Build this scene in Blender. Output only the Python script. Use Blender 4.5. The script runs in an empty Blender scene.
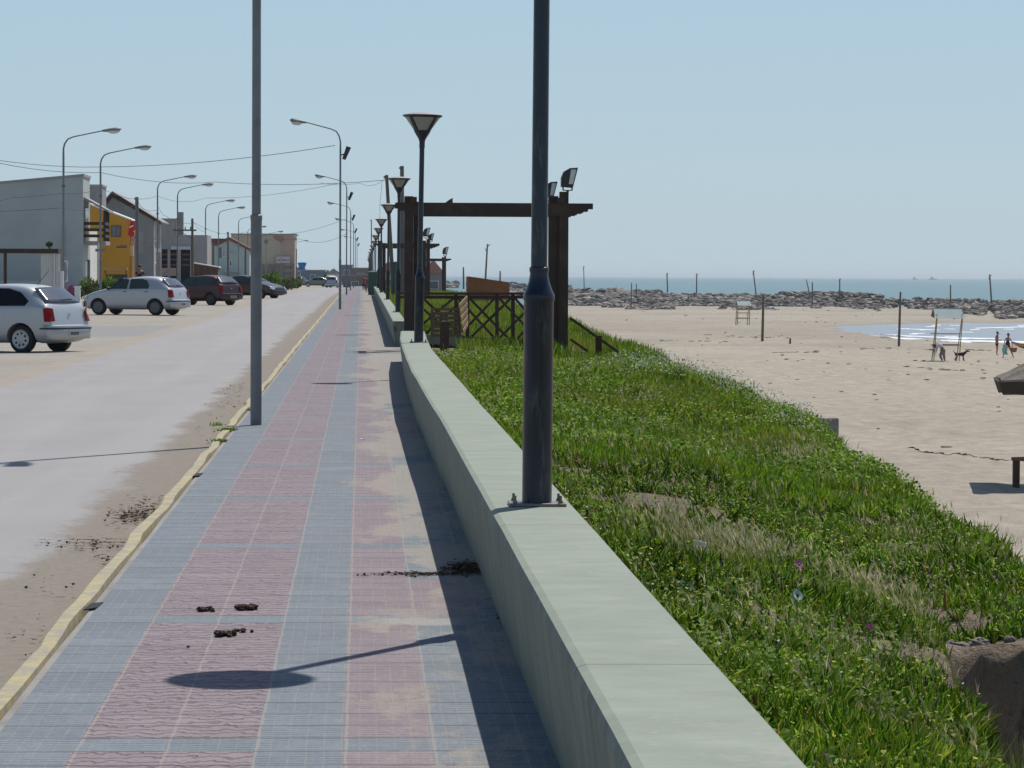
import bpy, math, random
import numpy as np
from mathutils import Vector, Matrix
random.seed(7); RNG = np.random.default_rng(11)
C = bpy.context.scene.collection
PI = math.pi; R = math.radians
FPX = 3200.0
CAMZ = 1.55
# ------------------------------------------------------------ camera frame
YAW = math.atan(151/3200); PITCH = math.atan(108.3/3200); ROLL = R(.25)
CM = Matrix.Rotation(-YAW, 3, 'Z') @ Matrix.Rotation(PI/2-PITCH, 3, 'X') @ Matrix.Rotation(ROLL, 3, 'Z')
def ray(px, py): return CM @ Vector(((px-512)/FPX, (384-py)/FPX, -1))
def W(px, py, D):            # real point at distance D up the promenade
    d = ray(px, py); t = D/d.y
    return Vector((d.x*t, D, CAMZ+d.z*t))
def WX(px, D, py=300): return W(px, py, D).x
def WZ(py, D, px=300): return W(px, py, D).z
def Wz(px, py, z):           # real point where the sight line meets height z
    d = ray(px, py); t = (z-CAMZ)/d.z
    return Vector((d.x*t, d.y*t, z))
def sstep(a, b, x):
    t = min(1, max(0, (x-a)/(b-a))); return t*t*(3-2*t)
def prof(Y):                 # the promenade rises gently, then levels off
    if Y < 180: return .002*Y
    return .36-.31*sstep(180, 460, Y)
# ------------------------------------------------------------ mesh builder
class MB:
    def __init__(s): s.v = []; s.f = []; s.m = []
    def add(s, vs, fs, mi=0):
        o = len(s.v); s.v += [tuple(v) for v in vs]
        for f in fs: s.f.append(tuple(i+o for i in f)); s.m.append(mi)
        return s
    def box(s, a, b, mi=0, M=None):
        x0,y0,z0 = a; x1,y1,z1 = b
        v = [(x0,y0,z0),(x1,y0,z0),(x1,y1,z0),(x0,y1,z0),(x0,y0,z1),(x1,y0,z1),(x1,y1,z1),(x0,y1,z1)]
        if M is not None: v = [M @ Vector(p) for p in v]
        return s.add(v, [(0,3,2,1),(4,5,6,7),(0,1,5,4),(1,2,6,5),(2,3,7,6),(3,0,4,7)], mi)
    def tube(s, pts, rad, n=8, mi=0, cap=True):
        pts = [Vector(p) for p in pts]
        if not hasattr(rad, '__len__'): rad = [rad]*len(pts)
        vs = []; ref = None
        for i, p in enumerate(pts):
            t = (pts[min(i+1, len(pts)-1)]-pts[max(i-1, 0)]).normalized()
            if ref is None: ref = Vector((0,0,1)) if abs(t.z) < .9 else Vector((1,0,0))
            u = t.cross(ref).normalized(); w = t.cross(u).normalized(); ref = -w if False else ref
            for k in range(n):
                a = 2*PI*k/n
                vs.append(p+(u*math.cos(a)+w*math.sin(a))*rad[i])
        fs = []
        for i in range(len(pts)-1):
            for k in range(n):
                a = i*n+k; b = i*n+(k+1) % n
                fs.append((a, a+n, b+n, b))
        if cap:
            fs.append(tuple(range(n))); fs.append(tuple(reversed(range((len(pts)-1)*n, len(pts)*n))))
        return s.add(vs, fs, mi)
    def bar(s, p, q, w, h, mi=0):   # rectangular bar from p to q, width w (sideways) and height h
        p = Vector(p); q = Vector(q); t = (q-p).normalized()
        up = Vector((0,0,1)) if abs(t.z) < .95 else Vector((0,1,0))
        u = t.cross(up).normalized(); v = u.cross(t).normalized()
        vs = []
        for b in (p, q):
            for a, c in ((-1,-1),(1,-1),(1,1),(-1,1)): vs.append(b+u*a*w/2+v*c*h/2)
        return s.add(vs, [(0,1,2,3),(7,6,5,4),(0,4,5,1),(1,5,6,2),(2,6,7,3),(3,7,4,0)], mi)
    def lathe(s, prf, c=(0,0,0), n=24, mi=0, axis='z'):
        vs = []; fs = []
        for r, z in prf:
            for k in range(n):
                a = 2*PI*k/n
                if axis == 'z': vs.append((c[0]+r*math.cos(a), c[1]+r*math.sin(a), c[2]+z))
                else: vs.append((c[0]+r*math.cos(a), c[1]+z, c[2]+r*math.sin(a)))
        for i in range(len(prf)-1):
            for k in range(n):
                a = i*n+k; b = i*n+(k+1) % n
                fs.append((a, b, b+n, a+n) if axis == 'z' else (a, a+n, b+n, b))
        fs.append(tuple(reversed(range(n))) if axis == 'z' else tuple(range(n)))
        e = (len(prf)-1)*n
        fs.append(tuple(range(e, e+n)) if axis == 'z' else tuple(reversed(range(e, e+n))))
        return s.add(vs, fs, mi)
    def prism(s, poly, ext, mi=0):   # polygon of 3D points pushed by vector ext
        n = len(poly); ext = Vector(ext)
        vs = [Vector(p) for p in poly]+[Vector(p)+ext for p in poly]
        fs = [tuple(range(n)), tuple(reversed(range(n, 2*n)))]+[((i+1) % n, i, i+n, (i+1) % n+n) for i in range(n)]
        return s.add(vs, fs, mi)
    def blob(s, c, r, n=7, jit=.25, mi=0, seg=6):
        vs = []; c = Vector(c); rx, ry, rz = r if hasattr(r, '__len__') else (r, r, r)
        for i in range(1, seg):
            ph = PI*i/seg
            for k in range(n):
                a = 2*PI*k/n+i*.3; j = 1+random.uniform(-jit, jit)
                vs.append(c+Vector((rx*math.sin(ph)*math.cos(a), ry*math.sin(ph)*math.sin(a), rz*math.cos(ph)))*j)
        t = len(vs); vs += [c+Vector((0,0,rz)), c-Vector((0,0,rz))]
        fs = [(t, k, (k+1) % n) for k in range(n)]
        for i in range(seg-2):
            for k in range(n): fs.append((i*n+k, i*n+n+k, i*n+n+(k+1) % n, i*n+(k+1) % n))
        e = (seg-2)*n
        fs += [(t+1, e+(k+1) % n, e+k) for k in range(n)]
        return s.add(vs, fs, mi)
    def build(s, name, mat, parent=None, loc=(0,0,0), rz=0, smooth=False, bevel=0):
        me = bpy.data.meshes.new(name)
        me.from_pydata(s.v, [], s.f)
        mats = mat if isinstance(mat, (list, tuple)) else [mat]
        for m in mats: me.materials.append(m)
        if len(mats) > 1: me.polygons.foreach_set('material_index', s.m)
        if smooth:
            me.polygons.foreach_set('use_smooth', [True]*len(me.polygons))
            try: me.set_sharp_from_angle(angle=R(38))
            except Exception: pass
        me.update()
        o = bpy.data.objects.new(name, me); C.objects.link(o)
        o.location = loc; o.rotation_euler = (0,0,rz)
        if parent: o.parent = parent
        if bevel:
            b = o.modifiers.new('b', 'BEVEL'); b.width = bevel; b.segments = 2; b.limit_method = 'ANGLE'; b.angle_limit = R(40)
        return o
def tag(o, label=None, cat=None, group=None, kind=None):
    if label: o['label'] = label
    if cat: o['category'] = cat
    if group: o['group'] = group
    if kind: o['kind'] = kind
    return o
def thing(name, label, cat, loc=(0,0,0), rz=0, group=None):
    o = bpy.data.objects.new(name, None); C.objects.link(o); o.empty_display_size = .2
    o.location = loc; o.rotation_euler = (0,0,rz)
    return tag(o, label, cat, group)
KIDS = {}
def kids(o):
    return [c for c in bpy.data.objects if c.parent == o]
def dup(o, loc=None, rz=None, label=None, parent=None):
    c = o.copy(); C.objects.link(c); c.parent = parent
    if loc is not None: c.location = loc
    if rz is not None: c.rotation_euler = (0,0,rz)
    if label: c['label'] = label
    for k in kids(o): dup(k, parent=c)
    return c
def bake(o):   # apply an object's modifiers for good
    dg = bpy.context.evaluated_depsgraph_get(); dg.update()
    me = bpy.data.meshes.new_from_object(o.evaluated_get(dg))
    o.modifiers.clear(); o.data = me
    return o
# ------------------------------------------------------------ materials
class NT:
    def __init__(s, name):
        s.mat = bpy.data.materials.new(name); s.mat.use_nodes = True
        s.t = s.mat.node_tree; s.N = s.t.nodes; s.L = s.t.links
        s.p = s.N['Principled BSDF']; s._pos = None
    def put(s, sock, v):
        if isinstance(v, bpy.types.NodeSocket): s.L.new(v, sock)
        elif isinstance(v, (tuple, list)) and sock.type == 'RGBA' and len(v) == 3: sock.default_value = (*v, 1)
        else: sock.default_value = v
    def m(s, op, a, b=None, c=None):
        n = s.N.new('ShaderNodeMath'); n.operation = op
        s.put(n.inputs[0], a)
        if b is not None: s.put(n.inputs[1], b)
        if c is not None: s.put(n.inputs[2], c)
        return n.outputs[0]
    def pos(s):
        if s._pos is None:
            s._pos = s.N.new('ShaderNodeNewGeometry').outputs['Position']
        return s._pos
    def obj(s): return s.N.new('ShaderNodeTexCoord').outputs['Object']
    def xyz(s, v=None):
        n = s.N.new('ShaderNodeSeparateXYZ'); s.L.new(v or s.pos(), n.inputs[0]); return n.outputs
    def vec(s, x, y, z):
        n = s.N.new('ShaderNodeCombineXYZ')
        for i, a in enumerate((x, y, z)): s.put(n.inputs[i], a)
        return n.outputs[0]
    def scale(s, v, k):
        n = s.N.new('ShaderNodeVectorMath'); n.operation = 'MULTIPLY'; s.L.new(v, n.inputs[0]); n.inputs[1].default_value = k; return n.outputs[0]
    def noise(s, sc, det=4, v=None, rough=.55, dist=0, stretch=None):
        n = s.N.new('ShaderNodeTexNoise'); n.inputs['Scale'].default_value = sc; n.inputs['Detail'].default_value = det
        n.inputs['Roughness'].default_value = rough; n.inputs['Distortion'].default_value = dist
        v = v or s.pos()
        if stretch: v = s.scale(v, stretch)
        s.L.new(v, n.inputs['Vector']); return n.outputs['Fac']
    def mix(s, f, a, b):
        n = s.N.new('ShaderNodeMix'); n.data_type = 'RGBA'
        s.put(n.inputs[0], f); s.put(n.inputs[6], a); s.put(n.inputs[7], b); return n.outputs[2]
    def mul(s, a, b, f=1.0):
        n = s.N.new('ShaderNodeMix'); n.data_type = 'RGBA'; n.blend_type = 'MULTIPLY'
        s.put(n.inputs[0], f); s.put(n.inputs[6], a); s.put(n.inputs[7], b); return n.outputs[2]
    def rng(s, v, a, b, c=0., d=1.):
        n = s.N.new('ShaderNodeMapRange'); s.put(n.inputs[0], v)
        for i, k in enumerate((a, b, c, d)): n.inputs[i+1].default_value = k
        return n.outputs[0]
    def grey(s, v):
        n = s.N.new('ShaderNodeCombineColor')
        for i in range(3): s.L.new(v, n.inputs[i])
        return n.outputs[0]
    def ramp(s, f, stops):
        n = s.N.new('ShaderNodeValToRGB'); r = n.color_ramp
        while len(r.elements) < len(stops): r.elements.new(.5)
        for e, (p, c) in zip(r.elements, stops): e.position = p; e.color = (*c, 1)
        s.L.new(f, n.inputs[0]); return n.outputs[0]
    def island(s): return s.N.new('ShaderNodeNewGeometry').outputs['Random Per Island']
    def bump(s, h, st=.4, dist=.01):
        n = s.N.new('ShaderNodeBump'); n.inputs['Strength'].default_value = st; n.inputs['Distance'].default_value = dist
        s.L.new(h, n.inputs['Height']); s.L.new(n.outputs[0], s.p.inputs['Normal']); return n
    def out(s, col, rough=.7, **kw):
        s.put(s.p.inputs['Base Color'], col); s.put(s.p.inputs['Roughness'], rough)
        for k, v in kw.items(): s.put(s.p.inputs[k.replace('_', ' ')], v)
        return s.mat
def simple(name, col, rough=.7, var=.18, sc=6, bump=.0, dirt=None, obj=True, **kw):
    t = NT(name); v = t.obj() if obj else t.pos()
    f = t.noise(sc, 5, v)
    c = t.mix(f, tuple(x*(1-var) for x in col), tuple(min(1, x*(1+var)) for x in col))
    if dirt:
        f2 = t.rng(t.noise(sc*.4, 6, v, .65), .48, .68); c = t.mix(f2, c, dirt)
    if bump: t.bump(t.noise(sc*6, 4, v), bump, .01)
    return t.out(c, rough, **kw)
M = {}
M['green_paint'] = None
def build_mats():
    # ---- pavement tiles
    t = NT('pavement tiles'); X, Y, Z = t.xyz(); T = .2877
    u = t.m('DIVIDE', t.m('ADD', X, 1.205), T); ci = t.m('FLOOR', u); uf = t.m('FRACT', u)
    y_ = t.m('DIVIDE', t.m('SUBTRACT', Y, 10.39-T/2), T); ri = t.m('FLOOR', y_); vf = t.m('FRACT', y_)
    # a few per cent of misfit between neighbouring columns
    def eq(a, k): return t.m('COMPARE', a, k, .1)
    wavy = t.m('ADD', eq(ci, 1), eq(ci, 2))
    band = t.m('COMPARE', t.m('MODULO', t.m('ADD', ri, 1300), 13), 0, .1)
    pinkc = t.m('ADD', wavy, eq(ci, 4))
    extra = t.m('MULTIPLY', eq(ci, 5), t.m('LESS_THAN', t.m('ABSOLUTE', t.m('SUBTRACT', Y, 15.1)), .85))
    extra2 = t.m('MULTIPLY', eq(ci, 5), t.m('LESS_THAN', t.m('ABSOLUTE', t.m('SUBTRACT', Y, 31)), 3.2))
    pink = t.m('MINIMUM', 1, t.m('ADD', pinkc, t.m('ADD', extra, extra2)))
    pink = t.m('MULTIPLY', pink, t.m('SUBTRACT', 1, band))
    wv = t.m('MULTIPLY', wavy, t.m('SUBTRACT', 1, band))
    wn = t.N.new('ShaderNodeTexWhiteNoise'); wn.noise_dimensions = '2D'; t.L.new(t.vec(ci, ri, 0), wn.inputs[0])
    tv = t.rng(wn.outputs[0], 0, 1, .91, 1.07)
    n1 = t.noise(3.2, 5); n2 = t.noise(60, 3)
    pk = t.mix(n1, (.205,.155,.17), (.265,.205,.218)); bl = t.mix(n1, (.145,.172,.20), (.195,.22,.24))
    col = t.mix(pink, bl, pk)
    col = t.mul(col, t.grey(tv)); col = t.mul(col, t.grey(t.rng(n2, .25, .75, .76, 1.18)))
    # bars of the tiles and ribs across them
    bf = t.m('FRACT', t.m('ADD', t.m('MULTIPLY', uf, 5.0), t.m('MULTIPLY', wn.outputs[0], .14))); bars = t.m('LESS_THAN', t.m('ABSOLUTE', t.m('SUBTRACT', bf, .5)), .42)
    rf = t.m('FRACT', t.m('MULTIPLY', vf, 6.0)); ribs = t.m('LESS_THAN', rf, .72)
    rib2 = t.m('MULTIPLY', t.m('SUBTRACT', 1, ribs), t.rng(t.noise(9, 2), .35, .6, .2, 1))
    w = t.N.new('ShaderNodeTexWave'); w.bands_direction = 'Y'; w.inputs['Scale'].default_value = 3.6; w.inputs['Distortion'].default_value = 7.5
    w.inputs['Detail'].default_value = 2.5; w.inputs['Detail Scale'].default_value = 2.2
    t.L.new(t.scale(t.pos(), (1.8, 1, 1)), w.inputs['Vector'])
    crack = t.m('MULTIPLY', t.rng(w.outputs['Fac'], .25, .06), wv)
    nb = t.m('SUBTRACT', 1, wv)
    gx = t.m('MULTIPLY', t.m('SUBTRACT', 1, bars), nb)
    gy = t.m('MULTIPLY', rib2, nb)
    col = t.mix(t.m('MULTIPLY', gx, t.rng(t.noise(4, 4), .3, .7, .12, .42)), col, (.29,.27,.245)); col = t.mix(t.m('MULTIPLY', gy, .62), col, (.06,.06,.07))
    col = t.mix(t.m('MULTIPLY', crack, .62), col, (.075,.055,.06))
    jx = t.m('LESS_THAN', t.m('ABSOLUTE', t.m('SUBTRACT', uf, t.m('MULTIPLY', t.noise(5, 2), .06))), t.m('MULTIPLY', t.noise(3, 4), .036))
    jx = t.m('MULTIPLY', jx, t.m('SUBTRACT', 1, eq(ci, 0)))
    col = t.mix(t.m('MULTIPLY', jx, .6), col, (.30,.26,.23))
    jy = t.m('LESS_THAN', t.m('SUBTRACT', vf, t.m('MULTIPLY', t.noise(2.5, 2), .08)), .03)
    jm = t.rng(wn.outputs[0], .1, .75, .25, 1)
    col = t.mix(t.m('MULTIPLY', t.m('MULTIPLY', jy, .8), jm), col, (.06,.058,.06))
    # wind-blown sand, thickest along the wall side
    s1 = t.noise(.75, 6, stretch=(1.6, .45, 1), rough=.62)
    side = t.rng(X, -.25, .35)
    far = t.rng(Y, 24, 60)
    thr = t.m('ADD', t.m('MULTIPLY', side, .17), t.m('MULTIPLY', t.m('MULTIPLY', far, side), .17))
    sm = t.rng(t.m('ADD', t.m('ADD', s1, thr), t.m('MULTIPLY', t.m('SUBTRACT', t.noise(7, 5, rough=.75), .5), .22)), .63, .69)
    sm = t.m('MULTIPLY', sm, t.rng(t.noise(45, 3), .2, .6, .45, 1))
    sm = t.m('MULTIPLY', sm, t.rng(X, -.45, .0, .12, 1))
    col = t.mix(t.m('MULTIPLY', sm, .9), col, t.mix(t.noise(9, 5), (.225,.195,.16), (.34,.30,.25)))
    light = t.rng(t.noise(1.7, 5, rough=.7), .5, .75, 0, .2)
    spot = t.rng(t.noise(28, 4, rough=.8), .64, .70, 0, .5); col = t.mix(spot, col, (.09,.085,.08))
    col = t.mix(light, col, (.32,.3,.29))
    cem = t.m('MULTIPLY', t.m('MULTIPLY', t.rng(X, .04, .12), t.rng(X, .47, .42)), t.rng(t.m('ABSOLUTE', t.m('SUBTRACT', t.m('ADD', Y, t.m('MULTIPLY', t.noise(6, 4), .5)), 14.3)), .16, .10))
    col = t.mix(t.m('MULTIPLY', cem, .9), col, t.mix(t.noise(20, 5), (.24,.22,.2), (.36,.335,.31)))
    h = t.m('SUBTRACT', 1, t.m('ADD', t.m('ADD', gx, t.m('MULTIPLY', gy, .6)), t.m('ADD', crack, jy)))
    h = t.m('ADD', t.m('MULTIPLY', h, t.m('SUBTRACT', 1, sm)), t.m('MULTIPLY', n2, .25))
    t.bump(h, .8, .008)
    M['tiles'] = t.out(col, .82)
    # ---- asphalt with drifted sand along both edges
    t = NT('road'); X, Y, Z = t.xyz()
    n = t.noise(1.1, 7, rough=.6, stretch=(1, .35, 1)); f = t.noise(120, 2)
    col = t.mix(n, (.245,.236,.235), (.33,.315,.308)); col = t.mul(col, t.grey(t.rng(f, .25, .75, .86, 1.12)))
    jt = t.m('LESS_THAN', t.m('FRACT', t.m('DIVIDE', t.m('ADD', Y, t.m('MULTIPLY', t.noise(1.2, 3), .35)), 6.1)), .006)
    col = t.mix(t.m('MULTIPLY', jt, t.rng(t.noise(1.5, 3), .4, .65, 0, .5)), col, (.09,.085,.08))
    crk = t.N.new('ShaderNodeTexVoronoi'); crk.feature = 'DISTANCE_TO_EDGE'; crk.inputs['Scale'].default_value = .33; t.L.new(t.N.new('ShaderNodeNewGeometry').outputs['Position'], crk.inputs['Vector'])
    agg = t.rng(t.noise(45, 4, rough=.8), .56, .68, 0, .35); col = t.mix(agg, col, (.12,.115,.11)); st = t.rng(t.noise(2.2, 6, rough=.75), .58, .72, 0, .35); col = t.mix(st, col, (.40,.375,.34))
    tr = t.rng(t.noise(.35, 4, stretch=(4, .12, 1)), .42, .66, 0, .35)
    col = t.mix(tr, col, (.35,.33,.31))
    nz = t.noise(1.3, 7, rough=.66, stretch=(1, .5, 1)); nzz = t.m('ADD', t.m('MULTIPLY', t.m('SUBTRACT', nz, .5), .85), t.m('MULTIPLY', t.m('SUBTRACT', t.noise(14, 5, rough=.8), .5), .5))
    r = t.rng(t.m('ADD', X, nzz), -2.02, -1.86); l = t.rng(t.m('ADD', X, nzz), -4.95, -5.25)
    sand = t.mix(t.noise(14, 6, rough=.7), (.13,.105,.08), (.29,.245,.195))
    peb = t.rng(t.noise(22, 6, rough=.8), .56, .68, 0, .8)
    sand = t.mix(peb, sand, (.09,.07,.055))
    col = t.mix(r, col, sand); col = t.mix(l, col, t.mix(t.noise(.8, 7, rough=.75), (.215,.18,.142), (.38,.33,.27)))
    t.bump(t.m('ADD', f, t.m('MULTIPLY', t.m('MAXIMUM', r, l), t.noise(30, 4))), .35, .008)
    M['road'] = t.out(col, .85)
    # ---- sandy lot, left side
    t = NT('sandy ground'); n = t.noise(.35, 8, rough=.65, stretch=(1, .4, 1)); n2 = t.noise(22, 5, rough=.7)
    col = t.mix(n, (.245,.215,.178), (.43,.39,.335)); col = t.mul(col, t.grey(t.rng(n2, .25, .75, .66, 1.24)))
    peb = t.rng(t.noise(5, 7, rough=.8, stretch=(1,.5,1)), .54, .68, 0, .6); col = t.mix(peb, col, (.2,.165,.13))
    X, Y, Z = t.xyz(); wob = t.m('MULTIPLY', t.m('SUBTRACT', t.noise(.4, 5), .5), 5)
    st = t.m('MULTIPLY', t.rng(t.m('ADD', Y, wob), 81, 82.5), t.rng(t.m('ADD', Y, wob), 97.5, 96)); col = t.mix(t.m('MULTIPLY', st, t.rng(t.noise(1.2, 5), .3, .6, .5, .95)), col, (.255,.25,.25))
    t.bump(n2, .8, .03); M['lot'] = t.out(col, .95)
    # ---- beach
    t = NT('beach sand'); X, Y, Z = t.xyz(); n = t.noise(.12, 8, rough=.6, stretch=(.7, .35, 1)); n2 = t.noise(1.6, 7, rough=.68, stretch=(.8, .5, 1)); n3 = t.noise(40, 4, rough=.7)
    col = t.mix(n, (.325,.275,.21), (.46,.40,.315)); col = t.mul(col, t.grey(t.rng(n2, .3, .7, .74, 1.14)))
    col = t.mul(col, t.grey(t.rng(n3, .25, .75, .9, 1.08)))
    wet = t.rng(Z, -4.32, -4.62); col = t.mix(t.m('MULTIPLY', wet, .6), col, (.2,.17,.14))
    soil = t.rng(Z, -2.6, -1.3)
    sc = t.mix(t.noise(5, 7, rough=.7), (.11,.078,.05), (.30,.23,.165))
    peb = t.rng(t.noise(18, 5, rough=.75), .58, .66, 0, .8); sc = t.mix(peb, sc, (.07,.05,.035)); sc = t.mix(t.rng(t.noise(6, 6, rough=.7, stretch=(3, 3, .5)), .5, .65, 0, .6), sc, (.05,.034,.022))
    col = t.mix(soil, col, sc)
    h = t.m('ADD', n2, t.m('MULTIPLY', n3, .3)); t.bump(h, .9, .12)
    M['beach'] = t.out(col, .95)
    # ---- sea
    t = NT('sea water'); n = t.noise(.25, 6, stretch=(1, .25, 1), rough=.65); n2 = t.noise(.012, 5, stretch=(.25, 1, 1)); n3 = t.noise(1.3, 4, stretch=(1, .3, 1))
    X, Y, Z = t.xyz()
    deep = t.mix(n2, (.065,.155,.168), (.09,.185,.195))
    cove = t.mix(t.noise(.1, 4, stretch=(.3, 1, 1)), (.19,.225,.255), (.30,.32,.34))
    col = t.mix(t.rng(Y, 430, 600), cove, deep)
    cap = t.rng(t.noise(.08, 6, stretch=(.5, 2.2, 1), rough=.7), .66, .70, 0, .6)
    col = t.mix(cap, col, (.6,.65,.66))
    t.bump(t.m('ADD', n, t.m('MULTIPLY', n3, .4)), .6, .5)
    M['sea'] = t.out(col, .38, Specular_IOR_Level=.35)
    t = NT('surf foam'); n = t.noise(1.2, 6, rough=.7); col = t.mix(n, (.6,.64,.68), (.86,.88,.9)); M['foam'] = t.out(col, .8)
    # ---- painted concrete wall
    t = NT('pale green wall paint'); X, Y, Z = t.xyz(); n = t.noise(1.4, 6, rough=.65, stretch=(1, .5, 1)); n2 = t.noise(5, 7, rough=.72, stretch=(.6, 1, 1))
    col = t.mix(n, (.195,.232,.175), (.275,.305,.238)); col = t.mul(col, t.grey(t.rng(n2, .3, .7, .84, 1.1)))
    worn = t.rng(t.noise(2.6, 7, rough=.75), .57, .70, 0, .75); col = t.mix(worn, col, (.33,.32,.275))
    grit = t.rng(t.noise(70, 3, rough=.8), .62, .7, 0, .35); col = t.mix(grit, col, (.18,.17,.14))
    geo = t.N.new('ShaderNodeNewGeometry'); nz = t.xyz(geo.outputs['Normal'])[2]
    low = t.m('MULTIPLY', t.rng(Z, .3, .02), t.rng(t.noise(5, 5), .35, .7)); col = t.mix(t.m('MULTIPLY', low, .55), col, (.2,.175,.14))
    j = t.m('LESS_THAN', t.m('FRACT', t.m('DIVIDE', t.m('ADD', t.m('SUBTRACT', Y, 8.4), t.m('MULTIPLY', t.noise(3, 2), .03)), 4.6)), .0025)
    col = t.mix(t.m('MULTIPLY', j, .85), col, (.06,.065,.06))
    br = t.noise(30, 4, rough=.7, stretch=(.12, 1.6, 1)); col = t.mul(col, t.grey(t.rng(br, .3, .7, .97, 1.03)))
    chip = t.rng(t.noise(11, 7, rough=.8), .645, .66, 0, .8); col = t.mix(chip, col, (.34,.32,.28))
    rust = t.rng(t.noise(1.9, 6, rough=.7), .60, .68, 0, .4); col = t.mix(rust, col, (.30,.22,.16))
    topm = t.rng(nz, .5, .9); face = t.m('MULTIPLY', t.m('SUBTRACT', 1, topm), t.rng(t.noise(6, 6, rough=.7, stretch=(1, 2, .25)), .38, .62, .1, .7)); col = t.mix(face, col, (.10,.115,.085))  # upright faces darkened in blotches: grime plus shade painted into the colour
    strk = t.rng(t.noise(3, 5, stretch=(1, 3, .3)), .55, .72, 0, .3); col = t.mix(strk, col, (.2,.24,.2))
    t.bump(t.m('SUBTRACT', t.m('ADD', n2, t.m('MULTIPLY', t.noise(50, 3), .3)), t.m('MULTIPLY', j, 2)), .3, .01)
    M['wall'] = t.out(col, .75)
    # ---- kerb
    t = NT('worn yellow kerb paint'); n = t.noise(4, 7, rough=.7)
    col = t.mix(t.noise(2, 5), (.39,.32,.15), (.44,.375,.20)); col = t.mix(t.rng(t.noise(7, 7, rough=.78), .46, .54, 0, .9), col, (.29,.265,.22)); t.bump(n, .5, .015)
    M['kerb'] = t.out(col, .85)
    M['concrete'] = simple('bare concrete', (.28,.26,.235), .9, .2, 3, .4, (.2,.18,.15), False)
    # ---- metals and paints
    t = NT('black blue lamp paint'); n = t.noise(7, 6, t.obj(), .7, stretch=(3, 3, .6))
    col = t.mix(n, (.010,.016,.028), (.022,.032,.048)); col = t.mix(t.rng(n, .55, .72, 0, .7), col, (.10,.12,.13)); t.bump(n, .12, .01)
    M['lamp'] = t.out(col, .3, Metallic=.25)
    M['galv'] = simple('galvanised grey steel', (.20,.215,.225), .55, .12, 5, .05, (.14,.14,.14), Metallic=.15)
    M['galv_dark'] = simple('dull grey steel', (.13,.135,.14), .55, .15, 5, 0, (.16,.12,.08), Metallic=.3)
    M['bolt'] = simple('weathered bolt steel', (.2,.2,.2), .5, .2, 30, 0, (.15,.1,.06), Metallic=.6)
    M['glass_lamp'] = simple('frosted lamp glass', (.27,.27,.245), .35, .08, 9)
    M['white_lens'] = simple('clear lamp lens', (.6,.62,.6), .2, .05, 9)
    M['lamp_cap'] = simple('weathered lamp cap', (.3,.29,.26), .6, .15, 9)
    M['wood_dark'] = simple('dark stained timber', (.035,.018,.012), .65, .3, 5, .4, (.06,.035,.022))
    M['wood_mid'] = simple('brown painted timber', (.06,.03,.018), .7, .3, 8, .3)
    M['wood_grey'] = simple('weathered grey timber', (.15,.105,.065), .85, .35, 7, .5)
    M['wood_tan'] = simple('tan and sunlit timber', (.36,.23,.14), .8, .25, 7, .3)  # tan wood; on the bin's side slats the paler tone stands for sunlight
    M['pole_wood'] = simple('weathered utility pole wood', (.14,.115,.09), .9, .3, 5, .3)
    M['wire'] = simple('black cable', (.03,.03,.035), .6, .1)
    M['black'] = simple('black rubber', (.012,.012,.013), .75, .2, 9)
    M['dark_void'] = simple('dark interior', (.01,.01,.012), .9, .2, 9)
    M['rim'] = simple('silver wheel cover', (.4,.41,.42), .35, .05, 9, Metallic=.6)
    M['plastic'] = simple('dark bumper plastic', (.025,.025,.028), .5, .1, 9)
    M['plate'] = simple('number plate white', (.5,.5,.48), .5, .2, 60)
    M['chrome'] = simple('chrome trim', (.6,.6,.62), .2, .05, 9, Metallic=.9)
    M['tail'] = simple('red tail lamp', (.24,.003,.005), .5, .25, 40, Specular_IOR_Level=.2)
    M['head'] = simple('clear head lamp', (.5,.52,.55), .15, .15, 40, Coat_Weight=.6)
    t = NT('tinted car glass'); M['glass'] = t.out((.004,.005,.007), .12, Specular_IOR_Level=.3)
    t = NT('clear car glass'); M['glass_clear'] = t.out((.035,.055,.052), .1, Specular_IOR_Level=.45)
    t = NT('hazy rear glass'); M['glass_rear'] = t.out((.09,.10,.12), .16, Specular_IOR_Level=.9)
    def paint(n, c, met=.5, r=.35, cw=.35): return simple(n, c, r, .06, 3, 0, None, True, Metallic=met, Coat_Weight=cw, Coat_Roughness=.1)
    M['silver'] = paint('silver car paint', (.45,.47,.49), .3, .42); M['maroon'] = paint('maroon car paint', (.040,.004,.008), .0, .45, .25)
    M['blackcar'] = paint('black car paint', (.02,.022,.025), .2); M['olive'] = paint('greenish grey car paint', (.16,.18,.15), .3); M['whitecar'] = paint('white car paint', (.6,.6,.6), .1)
    # ---- building surfaces
    def wallm(k, n, c, d=None, v=.1, sc=.8): M[k] = simple(n, c, .9, v, sc, .25, d)
    wallm('hall', 'pale grey blue render', (.40,.44,.435), (.34,.38,.375))
    wallm('white', 'white render', (.68,.67,.62)); wallm('orange', 'orange ochre render', (.55,.285,.03), (.48,.24,.03))
    wallm('greyr', 'grey cement render', (.26,.27,.27), (.2,.2,.2)); wallm('conc', 'bare grey concrete wall', (.33,.32,.31), (.26,.25,.24))
    wallm('teal', 'pale teal render', (.42,.52,.5), (.5,.52,.48)); wallm('beige', 'beige render', (.48,.42,.31), (.42,.36,.27)); wallm('pinkb', 'pinkish beige render', (.44,.32,.25), (.38,.3,.22))
    wallm('redroof', 'dull red roof tiles', (.20,.085,.07), None, .25, 3); wallm('pinkroof', 'faded pink roof tiles', (.36,.19,.16), None, .2, 3)
    wallm('brown', 'rusty brown boards', (.27,.115,.045), (.2,.085,.04), .2, 2); wallm('farb', 'dull brown grey wall', (.22,.18,.16), (.26,.22,.18), .2)
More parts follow.
